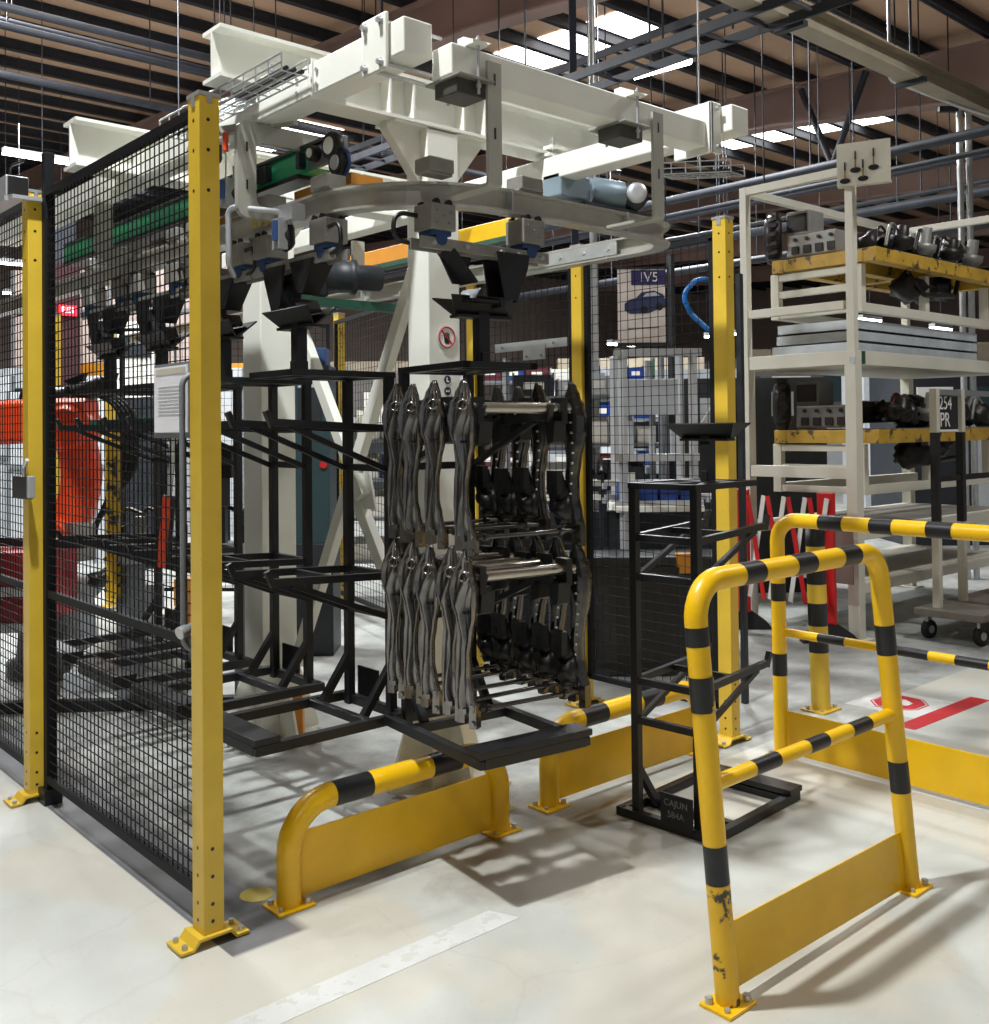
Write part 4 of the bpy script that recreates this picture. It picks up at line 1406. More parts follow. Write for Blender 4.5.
for a_, z_ in ((.035, .035), (.105, .105), (.155, .04), (.225, .11)):
    MB().prism([(.036 * math.cos(2 * math.pi * k / 20), .019 * math.sin(2 * math.pi * k / 20)) for k in range(20)], BO + BD * a_ + Z * z_ + BN * .0085, BD, Z, .004).build('valve_head', BAND, t)
    v = MB().prism([(-.005, .012), (.005, .012), (.004, .135), (-.004, .135)], BO + BD * a_ + Z * z_ + BN * .0085, BD, Z, .004)
    v.build('valve_stem', BRASS, t)
    MB().prism([(-.0056, .075), (.0056, .075), (.0048, .13), (-.0048, .13)], BO + BD * a_ + Z * z_ + BN * .0100, BD, Z, .004).build('valve_tip', BAND, t)
cradle(6.9, 3.78, 4.47, 2.33, 2.68, 9.1, 'white support cradle on the upper deck of the stillage')
cradle(6.9, 3.78, 4.47, 1.0, 1.37, 9.1, 'white support cradle on the lower level of the stillage')
pallet(6.85, 9.15, 3.62, 4.48, 2.735, 'yellow pallet frame on the upper cradle of the stillage')
pallet(6.85, 9.15, 3.62, 4.48, 1.425, 'yellow pallet frame on the lower cradle of the stillage')
gearbox(6.93, 4.20, 2.80, 'grey gearbox with ribbed dark housing on the upper yellow pallet', mat('case_light', (150, 148, 142), .45, .3, vary=.15))
gearbox(6.93, 4.14, 1.49, 'grey gearbox with ribbed dark housing on the lower yellow pallet', mat('case_dark', (112, 108, 102), .5, .3, vary=.15))
engine(7.25, 9.05, 3.68, 4.40, 2.80, 3, 'dark axle and spring assembly on the upper yellow pallet')
engine(7.25, 9.05, 3.68, 4.40, 1.49, 9, 'dark axle and pipe assembly on the lower yellow pallet, behind the lettered cart')
for k, (x0, z) in enumerate(((6.80, 2.035), (6.86, 2.12), (6.88, 2.205))):
    tr = thing('metal_tray', 'flat silver sheet tray on the stillage deck, %s of the stack' % ('bottom', 'middle', 'top')[k], 'tray', (x0, 3.8, z), 'silver trays stacked on the deck')
    MB().bb(x0, 8.9, 3.80, 4.46, z, z + .008).bb(x0, x0 + .008, 3.8, 4.46, z, z + .075).bb(x0, 8.9, 3.8, 3.808, z, z + .075).bb(x0, 8.9, 4.452, 4.46, z, z + .075).bb(8.892, 8.9, 3.8, 4.46, z, z + .075).build('tray_body', mat('tray_silver', (206, 212, 216), .4, .35), tr)
# red and white folding barrier
t = thing('folding_barrier', 'red and white folding lattice barrier standing in front of the white stillage', 'barrier', (6.45, 3.8, 0))
for y in (4.50, 3.80):
    p = MB().bb(6.42, 6.45, y - .065, y + .065, .13, 1.04).bb(6.45, 6.47, y - .05, y + .05, .13, 1.04).build('end_post', RED, t, .006)
    MB().prism([(-.20, 0), (.20, 0), (.15, .06), (.05, .13), (-.05, .13), (-.15, .06)], (6.46, y, .0), (.7, -.7, 0), (0, 0, 1), .12).build('rubber_foot', RUBBER, p)
for k in range(4):
    y = 4.42 - k * .17
    MB().bar((6.40, y, 1.0), (6.40, y - .13, .25), .008, .034, up=(0, 1, 0)).build('lattice_slat', RED, t)
    MB().bar((6.412, y - .13, 1.0), (6.412, y, .25), .008, .034, up=(0, 1, 0)).build('lattice_slat', WHITE, t)
MB().bb(6.428, 6.44, 3.74, 3.60, .42, .78).build('warning_plate', mat('plate_brown', (120, 96, 88), .6), t)


# platform carts at the right edge
def cart(x, y, label, posts_dark, sign=False):
    t = thing('platform_cart', label, 'cart', (x, y, 0), 'carts at the right edge')
    MB().bb(x - .12, x + 1.1, y - .36, y + .12, .17, .22).build('platform', WOODY, t, .004)
    MB().bb(x - .13, x + 1.1, y - .37, y - .35, .12, .17).build('edge_beam', DARKM, t)
    for dx, dy in ((-.02, -.30), (-.02, .06), (.95, -.30), (.95, .06)):
        w = MB().lathe((x + dx, y + dy - .02, .065), (.25, 1, 0), [(0, .05), (.004, .065), (.036, .065), (.04, .05)], 18).build('wheel', RUBBER, t)
        MB().lathe((x + dx - .001, y + dy - .024, .065), (.25, 1, 0), [(0, .028), (.048, .028)], 12).bb(x + dx - .03, x + dx + .03, y + dy - .01, y + dy + .01, .10, .17).build('wheel_hub', ZINC, w)
    for dx in (0, .40):
        p = MB()
        p.bb(x + dx - .026, x + dx + .026, y - .026, y + .026, .22, .80, 0)
        p.bb(x + dx - .026, x + dx + .026, y - .026, y + .026, .80, 1.45, 1)
        p.bb(x + dx - .026, x + dx + .026, y - .026, y + .026, 1.45, 1.76, 0)
        p.build('upright', [DARK if posts_dark else CREAMD, BLK], t, .002)
    MB().bb(x + .026, x + 1.1, y - .02, y + .02, 1.715, 1.755).build('top_rail', MGREY, t)
    MB().bb(x + .026, x + 1.1, y - .015, y + .015, 1.10, 1.14).build('middle_rail', DARKM, t)
    if sign:
        s = MB().bb(x + .03, x + .37, y + .002, y + .008, 1.47, 1.71).bb(x + .03, x + .37, y + .001, y + .0065, 1.455, 1.47, 1).build('sign', [mat('sign_black', (22, 22, 30), .4), WHITE], t)
        text('254', 'lettering', (x + .17, y - .0, 1.655), (1, 0, 0), (0, 0, 1), .135, WHITE, s)
        text('PR', 'lettering', (x + .16, y - .0, 1.535), (1, 0, 0), (0, 0, 1), .145, WHITE, s)
    return t


cart(7.09, 3.33, 'tall wheeled cart with cream and black posts and a black lettered sign', False, True)
cart(7.40, 2.80, 'dark wheeled cart at the right edge, nearer than the lettered one', True)

# ------------------------------------------------------------------ robot cell behind the mesh
FL, RT = V((-.749, .663, 0)), V((.749, -.663, 0))       # along the row of machines, left and right
FW = V((.663, .749, 0))
t = thing('industrial_robot', 'orange industrial robot arm behind the mesh at the left edge', 'robot', (2.05, 6.95, 0))
S = V((2.22, 6.72, .82))
MB().lathe((S.x, S.y, 0), Z, [(0, .30), (.08, .30), (.10, .24), (.45, .22), (.50, .27), (.58, .27)], 24).build('pedestal', MGREY, t)
E_ = S + V((0, 0, .72)) + RT * .10
mb = MB()
mb.lathe(S - FW * .16, FW, [(0, .14), (.03, .17), (.29, .17), (.32, .14)], 24)
mb.build('shoulder', ORANGE, t)
pts = [S + FW * .0, S + RT * .11 + Z * .18, S + RT * .17 + Z * .42, E_]
sec = fillet(pts, .5, 8)
mb = MB().sweep(sec, [(-.10, -.085), (-.06, -.11), (.06, -.11), (.10, -.085), (.10, .085), (.06, .11), (-.06, .11), (-.10, .085)], 0, True, True, up0=RT)
mb.build('lower_arm', ORANGE, t)
mb = MB().lathe(E_ - FW * .15, FW, [(0, .12), (.03, .15), (.27, .15), (.30, .12)], 24)
mb.build('elbow', ORANGE, t)
A0 = E_ + RT * .12 + Z * .05
mb = MB().sweep([A0, E_ + FL * .15 + Z * .05, E_ + FL * .45 + Z * .04, E_ + FL * .88 + Z * .02], [(-.12, -.11), (-.08, -.14), (.08, -.14), (.12, -.11), (.12, .11), (.08, .14), (-.08, .14), (-.12, .11)], 0, False, True)
mb.build('forearm', ORANGE, t, .01)
MB().lathe(E_ + FL * .02 + Z * .19, FL, [(0, .06), (.02, .075), (.28, .075), (.30, .05)], 16).build('wrist_motor', BUSH, t)
MB().lathe(E_ + RT * .02 + Z * .21, RT * .8 + Z * .3, [(0, .07), (.18, .07), (.2, .05)], 16).build('arm_motor', BUSH, t)
MB().bb(S.x - .02, S.x + .12, S.y - .34, S.y - .16, .72, .95).build('gear_cover', GREYM, t, .01)
for k in range(4):
    o_ = RT * (.05 + .03 * k)
    MB().tube(fillet([E_ + FL * .2 + Z * .26 + o_, E_ + RT * .28 + Z * .18 + o_, S + RT * .36 + Z * .45 + o_, S + RT * .25 + Z * .12, S + Z * -.1 + RT * .22], .22, 8), .016, 8).build('hose', BUSH, t)
mb = MB()
for k in range(2):
    mb.prism([(0, 0), (.14, .05), (.10, -.06)], E_ + FL * (.05 - .2 * k) + Z * (.30), RT, Z, .05)
mb.build('hose_clip', BUSH, t)

t = thing('fixture_table', 'dark red welding fixture table with aluminium rails at the left edge, behind the mesh', 'table', (1.9, 6.25, 0))
c = V((1.70, 6.42, .645))
MB().box(c, (.9, .5, .40), rot=Matrix.Rotation(math.atan2(RT.y, RT.x), 3, 'Z')).build('panel', REDT, t, .004)
for z in (.63, .43):
    MB().bar(c + FL * .45 - FW * .26 + Z * (z - .645), c + RT * .47 - FW * .26 + Z * (z - .645), .03, .05).build('edge_rail', ALU, t)
for a in (-.4, .47):
    q = c + RT * a - FW * .22
    MB().bar((q.x, q.y, 0), (q.x, q.y, .80), .07).build('leg', MGREY, t, .003)
MB().bar(c + FL * .45 + Z * .26, c + RT * .6 + Z * .22, .06, .05).build('top_bar', BLK, t)
MB().bb(1.64, 1.70, 6.13, 6.20, .55, .74).build('terminal_strip', PALY, t)
t = thing('lifting_strut', 'yellow strut with black stripes at its foot, hanging inside the cell behind the mesh', 'strut', (2.11, 5.49, .61))
mb = MB().bar((2.11, 5.49, .62), (2.11, 5.49, 1.54), .09, .05, up=RT)
for k in range(4):
    mb.bar(V((2.11, 5.49, .66 + k * .055)) - FW * .027 + FL * .046, V((2.11, 5.49, .695 + k * .055)) - FW * .027 + RT * .046, .004, .022, mi=1)
mb.build('strut_body', [YELW, BAND], t)
MB().cyl(V((2.11, 5.49, .9)) - FW * .03, V((2.11, 5.49, .9)) - FW * .05, .03).build('knob', WHITE, t)
MB().bar(V((2.11, 5.49, 1.56)) + FL * .12, V((2.11, 5.49, 1.56)) + RT * .55, .05, .03).build('support_arm', GREEND, t)
MB().bar(V((2.11, 5.49, 1.56)) + RT * .5, V((2.11, 5.49, 0)) + RT * .5, .05, .05).build('support_post', BLK, t)
MB().cyl(V((2.11, 5.49, 1.575)) + RT * .32, V((2.11, 5.49, 1.575)) + RT * .42, .03).build('clamp', ZINC, t)
t = thing('crank_tool', 'orange and black handled crank tool hung upright inside the mesh beside the corner post', 'hand tool', (1.45, 3.3, 1.04))
mb = MB()
hp_ = fillet([(1.45, 3.335, 1.05), (1.45, 3.325, 1.14), (1.45, 3.29, 1.29)], .2, 5)
mb.sweep(hp_, [(-.022, -.012), (0, -.016), (.022, -.012), (.022, .012), (0, .016), (-.022, .012)], 0, True, up0=(.66, .75, 0))
mb.build('handle', BUSH, t)
MB().sweep([(p.x - .011, p.y - .012, p.z) for p in hp_], [(-.014, -.006), (.014, -.006), (.014, .006), (-.014, .006)], 0, True, up0=(.66, .75, 0)).build('handle_grip', mat('grip_orange', (228, 72, 34), .5), t)
MB().tube(fillet([(1.45, 3.29, 1.28), (1.45, 3.265, 1.40), (1.45, 3.255, 1.43), (1.43, 3.235, 1.47)], .02), .009, 8).lathe((1.437, 3.243, 1.455), (.2, -.5, 1), [(0, .012), (.03, .014), (.05, .010)], 12).build('shaft', ZINC, t)
MB().tube([(1.41, 3.25, 1.44), (1.455, 3.26, 1.44)], .005, 6).build('hook', BLK, t)


def obox(t, name, c, l, d, h, m, bev=.004, z0=None):
    """box on the machine row: l along the row, d in depth, h high, base at c.z"""
    c = V(c)
    return MB().box((c.x, c.y, c.z + h / 2), (l, d, h), rot=Matrix.Rotation(math.atan2(RT.y, RT.x), 3, 'Z')).build(name, m, t, bev)


t = thing('robot_base_plinth', 'low light grey plinth with sloping casting inside the cell, behind the mesh', 'plinth', (2.45, 5.95, 0))
c = V((2.46, 6.14, 0))
obox(t, 'base_block', c, .62, .5, .10, LGREY)
MB().prism([(-.30, .10), (.32, .10), (.32, .42), (.10, .46), (-.05, .30), (-.26, .20)], c, RT, Z, .34).build('casting', WHITE, t, .01)
obox(t, 'valve_block', c + RT * .15 - FW * .22 + Z * .46, .22, .1, .16, LGREY)
for k in range(3):
    MB().blob(c + FL * (.2 - .12 * k) + Z * (.62 + .05 * k), (.06, .05, .05), 40 + k, .3).build('fitting', BUSH, t)
t = thing('weld_fixture', 'grey welding fixture with black clamps behind the mesh, left of the corner post', 'fixture', (2.55, 5.6, 0))
c = V((2.49, 5.40, 0))
obox(t, 'frame_table', c + Z * .80, .75, .4, .10, LGREY)
for a in (-.32, .32):
    obox(t, 'leg', c + RT * a, .06, .3, .80, MGREY)
for k in range(7):
    q = c + FL * (.33 - .11 * k) - FW * .12 + Z * .9
    obox(t, 'clamp', q, .05, .06, .10 + .05 * (k % 3), (BUSH, GREYM, DARK)[k % 3])
    MB().tube(fillet([q + Z * .1, q + Z * .2 + FW * .05, q + Z * .16 + RT * .12], .03), .012, 6).build('air_hose', BUSH, t)
for a, b in ((-.15, 1.35), (.2, 1.42)):
    MB().bar(c + RT * a + Z * .9, c + RT * a + Z * b, .05, .05).build('clamp_arm', DARK, t)
obox(t, 'sensor_box', c + RT * .18 + Z * 1.25, .16, .12, .18, BUSH)
MB().bar(c + FL * .15 + Z * 1.53, c + RT * .35 + Z * 1.56, .04, .03).build('top_arm', DARK, t)
t = thing('floor_rail', 'pair of long black frame rails lying on the cell floor behind the mesh', 'rail', (2.3, 5.0, 0))
MB().bar((1.62, 5.95, .03), (2.9, 4.95, .03), .06, .06).build('bar', BLK, t)
t = thing('locating_unit', 'orange brown upright unit half hidden by the near corner post', 'unit', (2.76, 6.05, 0))
obox(t, 'cover', (2.76, 6.05, .10), .10, .1, .50, ORANGB)
obox(t, 'foot', (2.76, 6.05, 0), .16, .16, .10, BLK)
t = thing('foot_stand', 'orange yellow foot stand bolted behind the left row of racks', 'stand', (2.52, 4.30, 0))
obox(t, 'sole_plate', (2.57, 4.36, .015), .20, .13, .012, ORANGB)
obox(t, 'upright', (2.555, 4.375, .027), .09, .05, .22, ORANGB)

# far end of the cell
t = thing('machine_post', 'dark maroon steel machine post with a small red lit sign, far left', 'post', (4.16, 12.3, 0))
mb = MB()
ibx = V((4.16, 12.31, 0))
MB().bb(4.02, 4.28, 12.28, 12.30, 0, 4.3).bb(4.02, 4.28, 12.52, 12.54, 0, 4.3).bb(4.14, 4.16, 12.30, 12.52, 0, 4.3).build('shaft', PURL, t)
MB().bb(3.98, 4.32, 12.25, 12.58, 2.0, 3.5).build('painted_collar', mat('dark_maroon', (58, 22, 28), .6), t)
MB().bb(3.97, 4.35, 12.24, 12.26, 0, 2.0).build('yellow_guard', YEL, t)
sg = MB().bb(4.06, 4.26, 12.20, 12.24, 2.89, 3.01).build('sign', REDL, t)
text('RE1', 'lettering', (4.16, 12.196, 2.95), (1, 0, 0), (0, 0, 1), .095, WHL, sg)
t = thing('guard_rail', 'long orange yellow guard rail across the far end of the cell', 'rail', (5, 12.6, 0))
MB().bar((4.46, 13.39, 2.33), (6.9, 11.3, 2.30), .08, .16).build('rail', ORANGB, t)
for q in ((4.6, 13.3), (5.7, 12.33), (6.8, 11.4)):
    MB().bar((q[0] + .05, q[1] + .06, 0), (q[0] + .05, q[1] + .06, 2.3), .08, .08).build('upright', LGREY, t)


def wall_unit(c, l, h, label, name='partition', n=6, m=LGREY, m2=MGREY, grp='grey partition panels at the back of the cell'):
    t = thing(name, label, 'partition', c, grp)
    c = V(c)
    obox(t, 'panel', c, l, .06, h, m)
    for k in range(n + 1):
        obox(t, 'rib', c + FL * (l / 2 - l * k / n) - FW * .04, .03, .03, h, m2, 0)
    obox(t, 'sill', c - FW * .04 + Z * (h * .55), l, .04, .05, m2, 0)
    return t


wall_unit((4.4, 12.0, 0), 2.0, 2.0, 'light grey partition panel far behind the robot')
wall_unit((5.9, 10.6, 0), 1.8, 2.25, 'light grey partition panel far behind the striped strut')
wall_unit((5.2, 13.6, 2.4), 2.6, 1.3, 'pale pinkish wall panel above the orange guard rail, far left', m=mat('panel_pink', (190, 172, 164), .7))
wall_unit((3.0, 13.5, 0), 2.0, 2.2, 'pale grey partition panel at the far left behind the mesh', m=LGREY)
t = thing('control_cabinet', 'white control cabinet with a display far left under the red sign', 'cabinet', (4.6, 11.5, 0))
obox(t, 'body', (4.62, 11.25, 1.9), .55, .3, .85, WHITE)
obox(t, 'display', V((4.62, 11.25, 2.35)) - FW * .16, .35, .02, .25, DARK)
obox(t, 'stand', (4.62, 11.25, 0), .5, .3, 1.9, DARK)
t = thing('machine_cabinet', 'dark teal machine cabinet behind the two white columns', 'cabinet', (3.7, 6.08, 0))
obox(t, 'body', (3.72, 6.08, .75), .26, .3, 1.2, TEAL)
obox(t, 'window', V((3.72, 6.08, 1.55)) - FW * .155, .16, .01, .25, DARK)
obox(t, 'plinth', (3.72, 6.08, 0), .30, .34, .75, DARK)
MB().cyl(V((3.72, 6.08, 1.28)) - FW * .15 + RT * .09, V((3.72, 6.08, 1.28)) - FW * .17 + RT * .09, .025).build('stop_button', RED, t)
obox(t, 'label', V((3.72, 6.08, 1.78)) - FW * .152, .16, .006, .10, LGREY, 0)
obox(t, 'blue_box', (3.72, 6.08, 1.95), .2, .2, .12, BLUE)


def shelf_rack(c, l, h, label, levels, seed, m=MGREY, bins=(LGREY, BLUEB, WHITE, MGREY), dep=.5):
    """open shelf with boxes: frame is one thing, every box another"""
    rnd = random.Random(seed)
    t = thing('storage_shelf', label, 'shelf', c, 'storage shelves behind the cell')
    c = V(c)
    for a in (-l / 2, l / 2):
        for dd in (-dep / 2, dep / 2):
            MB().bar(c + RT * a + FW * dd, c + RT * a + FW * dd + Z * h, .04, .04).build('upright', m, t)
    for z in levels:
        obox(t, 'deck', c + Z * z, l, dep, .03, m, 0)
    short = label.split(',')[0].replace('grey ', '').replace('storage ', '')
    n = 0
    for li, z in enumerate(levels):
        a = -l / 2 + .06
        while a < l / 2 - .15:
            w, hh = rnd.uniform(.18, .36), rnd.uniform(.14, .26)
            w = min(w, l / 2 - .04 - a)
            mm = bins[rnd.randrange(len(bins))]
            q = c + RT * (a + w / 2) + Z * (z + .03) - FW * rnd.uniform(0, .06)
            b = thing('storage_bin', 'small plastic parts bin on the %s' % short, 'bin', q, 'parts bins on the %s' % short)
            ang = math.atan2(RT.y, RT.x)
            bx = MB()
            Rm = Matrix.Rotation(ang, 3, 'Z')
            for cc, dd in (((0, 0, .005), (w, .36, .01)), ((0, -.175, hh * .4), (w, .01, hh * .8)), ((0, .175, hh / 2), (w, .01, hh)), ((-w / 2 + .005, 0, hh / 2), (.01, .36, hh)), ((w / 2 - .005, 0, hh / 2), (.01, .36, hh))):
                bx.box(q + Rm @ V(cc), dd, rot=Rm)
            bx.build('bin_body', mm, b)
            lb_ = MB().box(q + Rm @ V((0, -.183, hh * .45)), (w * .5, .004, hh * .3), rot=Rm).build('label_card', WHITE, b)
            a += w + .03
            n += 1
    return t


shelf_rack((5.25, 7.55, 0), 1.5, 1.75, 'grey storage shelf between the two white columns, far behind', (.35, .72, 1.06, 1.40), 4)
shelf_rack((6.4, 6.1, 0), 1.3, 2.1, 'grey storage shelf behind the near column, beyond the mesh', (.5, .95, 1.35, 1.75), 9, bins=(WHITE, LGREY, MGREY, DARK))
shelf_rack((9.2, 9.6, 0), 3.0, 2.4, 'long grey storage shelf far behind the right mesh panel', (.4, 1.0, 1.6, 2.1), 12, bins=(LGREY, WHITE, MAROON, BLUEB))
shelf_rack((8.6, 6.4, 0), 1.8, 1.75, 'dark storage shelf behind the white stillage', (.3, .8, 1.3), 15, m=DARK, bins=(DARK, GREEND, MGREY, LGREY))

# workstation beyond the right mesh panel
t = thing('workstation', 'aluminium frame workstation with blue bins beyond the right mesh panel', 'workstation', (5.45, 4.5, 0))
wl, wr = V((5.29, 4.65, 0)), V((5.66, 4.34, 0))
for q in (wl, wr, wl + FW * .5, wr + FW * .5):
    MB().bar(q + Z * .05, q + Z * 2.03, .045, .045).build('upright', ALU, t, .002)
for z in (2.02, 1.30, .98):
    MB().bar(wl + FL * .06 + Z * z, wr + RT * .06 + Z * z, .045, .05).build('cross_rail', ALU, t, .002)
obox(t, 'back_panel', (wl + wr) / 2 + FW * .45 + Z * 1.60, .44, .02, .26, LGREY)
obox(t, 'worktop', (wl + wr) / 2 + FW * .2 + Z * .93, .60, .5, .04, WHITE)
for k in range(3):
    MB().cyl((wl + wr) / 2 + FL * (.15 - .15 * k) + FW * .3 + Z * 1.3, (wl + wr) / 2 + FL * (.15 - .15 * k) + FW * .3 + Z * 1.5, .02).build('peg', ALU, t)
MB().bar(wr + Z * 1.45 + RT * .03, wr + Z * 1.75 + RT * .22, .05, .05).build('stay', ALU, t)
for k in range(4):
    q = (wl + wr) / 2 + FL * (.21 - .14 * k) + FW * .12 + Z * .97
    b = thing('blue_bin', 'small blue plastic bin on the workstation top', 'bin', q, 'blue bins on the workstation top')
    obox(b, 'body', q, .12, .22, .16, BLUEB)
    obox(b, 'front_lip', q - FW * .115 + Z * .09, .12, .012, .03, BLUEB, 0)
t = thing('flow_shelf', 'low flow shelf with white roller strips beyond the right mesh panel', 'flow shelf', (5.0, 5.0, 0))
ca = V((5.05, 5.1, 0))
for z, zz in ((1.12, 0), (1.02, 1), (.62, 2)):
    MB().bar(ca + FL * .5 + Z * z, ca + RT * 1.2 + Z * (z), .04, .04).build('roller_strip', WHITE, t)
    for k in range(14):
        q = ca + FL * (.48 - .12 * k) - FW * .03 + Z * (z - .01)
        MB().cyl(q - Z * .03, q + Z * .01, .018, n=8).build('roller', LGREY, t)
for a in (-.5, .35, 1.2):
    MB().bar(ca + RT * a, ca + RT * a + Z * 1.14, .04, .04).build('upright', DARK, t)
obox(t, 'skirt_panel', ca + RT * .35 + FW * .05, 1.7, .03, .92, DARK)
t = thing('black_cabinet', 'black low cabinet behind the right mesh panel, with an orange lever box', 'cabinet', (4.9, 4.2, 0))
obox(t, 'body', (4.88, 4.22, 0), 1.05, .4, .72, DARK)
obox(t, 'door', V((4.88, 4.22, .08)) - FW * .21, .50, .02, .58, BLK)
obox(t, 'lever_box', V((4.98, 4.05, .62)) - FW * .12 + RT * .1, .11, .06, .12, ORANGB)
obox(t, 'switch_box', V((4.93, 4.08, .35)) - FW * .12, .12, .05, .30, BUSH)
t = thing('poster', 'white poster with a dark blue car and an indigo strip, hung beyond the right mesh', 'poster', (6.95, 5.85, 2.2))
pc = V((6.93, 5.86, 2.58))
obox(t, 'sheet', pc - Z * .33, .42, .01, .66, mat('poster_paper', (226, 214, 206), .6), 0)
hd_ = MB().box(pc + RT * .06 + Z * .25 - FW * .008, (.30, .006, .13), rot=Matrix.Rotation(math.atan2(RT.y, RT.x), 3, 'Z')).build('header_strip', INDIGO, t)
text('IV5', 'lettering', pc + RT * .07 + Z * .25 - FW * .013, RT, Z, .12, WHITE, hd_)
car = [(-.17, -.06), (-.17, .0), (-.13, .035), (-.07, .05), (-.02, .10), (.09, .115), (.17, .08), (.19, .03), (.19, -.035), (.10, -.06), (.04, -.085), (-.12, -.09)]
MB().prism(car, pc - FW * .008 + RT * .02 + Z * .02, RT, Z, .004).build('car_print', mat('print_blue', (46, 56, 92), .5), t)
MB().prism([(-.01, .06), (.02, .09), (.10, .10), (.14, .07)], pc - FW * .0105 + RT * .02 + Z * .02, RT, Z, .002).build('car_window_print', LGREY, t)
for a in (.02, .155):
    MB().lathe(pc - FW * .009 + RT * a + Z * (-.035 + .2 * (a - .02)), -FW, [(0, .034), (.003, .034)], 16).build('wheel_print', BAND, t)
MB().bar(pc + FL * .12 - Z * .2 - FW * .008, pc + RT * .15 - Z * .19 - FW * .008, .012, .003, up=FW).build('script_print', MGREY, t)
MB().bar(pc + RT * .26 + Z * .45, pc + RT * .26 - Z * 2.5, .05, .05).build('stand_pole', DARK, t)
MB().bar(pc + FL * .22 + Z * .335, pc + RT * .28 + Z * .335, .02, .02).build('hanging_bar', DARK, t)
MB().bar(pc + FL * .22 - Z * .34 - FW * .01, pc + RT * .25 - Z * .34 - FW * .01, .02, .03).build('lower_bar', DARK, t)
t = thing('air_hose', 'bright blue coiled air hose arching beside the right yellow post', 'hose', (4.6, 3.2, 1.8))
MB().tube(fillet([(4.66, 3.39, 2.30), (4.59, 3.47, 2.335), (4.53, 3.54, 2.24), (4.56, 3.50, 2.13), (4.63, 3.41, 2.02)], .08, 8), .014, 8).build('blue_hose', HOSE, t)
MB().tube(fillet([(4.63, 3.41, 2.02), (4.69, 3.33, 1.92), (4.70, 3.31, 1.2)], .1), .013, 8).build('black_hose', BUSH, t)
MB().bar((4.70, 3.28, 0), (4.70, 3.28, 2.34), .03, .03).build('hose_post', DARK, t)
t = thing('cross_plate', 'grey bent plate fixed across the mesh panel behind the near column', 'plate', (4.05, 4.3, 1.95))
MB().bb(4.035, 4.04, 3.95, 4.55, 1.96, 2.01).bb(4.03, 4.035, 4.12, 4.30, 1.90, 1.99).build('plate_body', ZINC, t)
for k, (y, z) in enumerate(((4.05, 1.985), (4.48, 1.985), (4.15, 1.92), (4.27, 1.92))):
    MB().cyl((4.03, y, z), (4.024, y, z), .008, n=8).build('screw', MGREY, t)
t = thing('signal_lamp', 'small green lit signal lamp left of the white stillage', 'lamp', (8.0, 6.3, 2.1))
MB().cyl((7.25, 5.75, 2.03), (7.25, 5.75, 2.13), .05).build('lens', GRNL, t)
MB().cyl((7.25, 5.75, 0), (7.25, 5.75, 2.03), .03).build('pole', DARK, t)
t = thing('wall_cabinet', 'tall dark cabinet with pale notices behind the white stillage', 'cabinet', (8.1, 6.0, 0))
obox(t, 'body', (8.0, 5.55, 0), 1.4, .4, 1.95, DARK)
for a, z in ((-.35, 1.55), (-.2, 1.3), (.3, 1.6)):
    obox(t, 'notice', V((8.0, 5.55, z)) - FW * .205 + RT * a, .2, .006, .22, LGREY, 0)

# ------------------------------------------------------------------ services under the roof
t = thing('overhead_track', 'long beige overhead track crossing the upper right corner', 'track', (6, 3.95, 4.5))
mb = MB()
ibeam(mb, (5.0, 4.0, 4.45), (16, 4.0, 4.45), .17, .16)
mb.build('track_beam', DUCT, t)
for x in (6.4, 8.2, 10.0):
    MB().bb(x - .03, x + .03, 3.88, 4.12, 4.33, 4.37).build('track_clamp', DARK, t)
    MB().cyl((x, 4.0, 4.53), (x, 4.0, roof_z(4.0)), .012, n=8).build('hanger_rod', DARK, t)
t = thing('strut_post', 'perforated blue black steel strut rising behind the front box beam', 'strut', (6.48, 6.23, 0))
MB().bar((6.48, 6.23, 0), (6.48, 6.23, roof_z(6.2) - .03), .085, .06, up=RT).build('channel', mat('strut_navy', (38, 44, 60), .5), t)
mb = MB()
for k in range(46):
    mb.box(V((6.48, 6.23, 2.4 + k * .09)) - FW * .031 + FL * .015, (.018, .006, .045), rot=Matrix.Rotation(math.atan2(RT.y, RT.x), 3, 'Z'))
mb.build('perforation', ZINC, t)
t = thing('conduit_pipe', 'plain grey vertical pipe beside the perforated strut', 'pipe', (6.57, 6.15, 0))
MB().cyl((6.60, 6.12, 0), (6.60, 6.12, roof_z(6.1)), .035).build('pipe', ZINC, t)
t = thing('conduit_pipe', 'thin bright conduit stepping down from the roof to a grey pole, upper right', 'pipe', (8.56, 4.37, 4.5))
MB().tube(fillet([(8.56, 4.37, roof_z(4.4)), (8.56, 4.37, 4.55), (9.01, 4.0, 4.33), (9.35, 3.75, 4.2)], .06), .017, 8).build('tube', ZINC, t)
t = thing('conduit_pipe', 'pair of vertical grey poles behind the right end of the stillage', 'pipe', (10.0, 4.4, 0))
for a in (0, .09):
    MB().cyl(V((10.04, 4.42, 0)) + RT * a, V((10.04, 4.42, 4.6)) + RT * a, .03).build('pole', ZINC, t)
MB().bar(V((10.04, 4.42, 4.6)) + FL * .2, V((10.04, 4.42, 4.6)) + RT * .3, .05, .05).build('bracket', DARK, t)
SVC = 'dark service pipes and ladders under the roof'


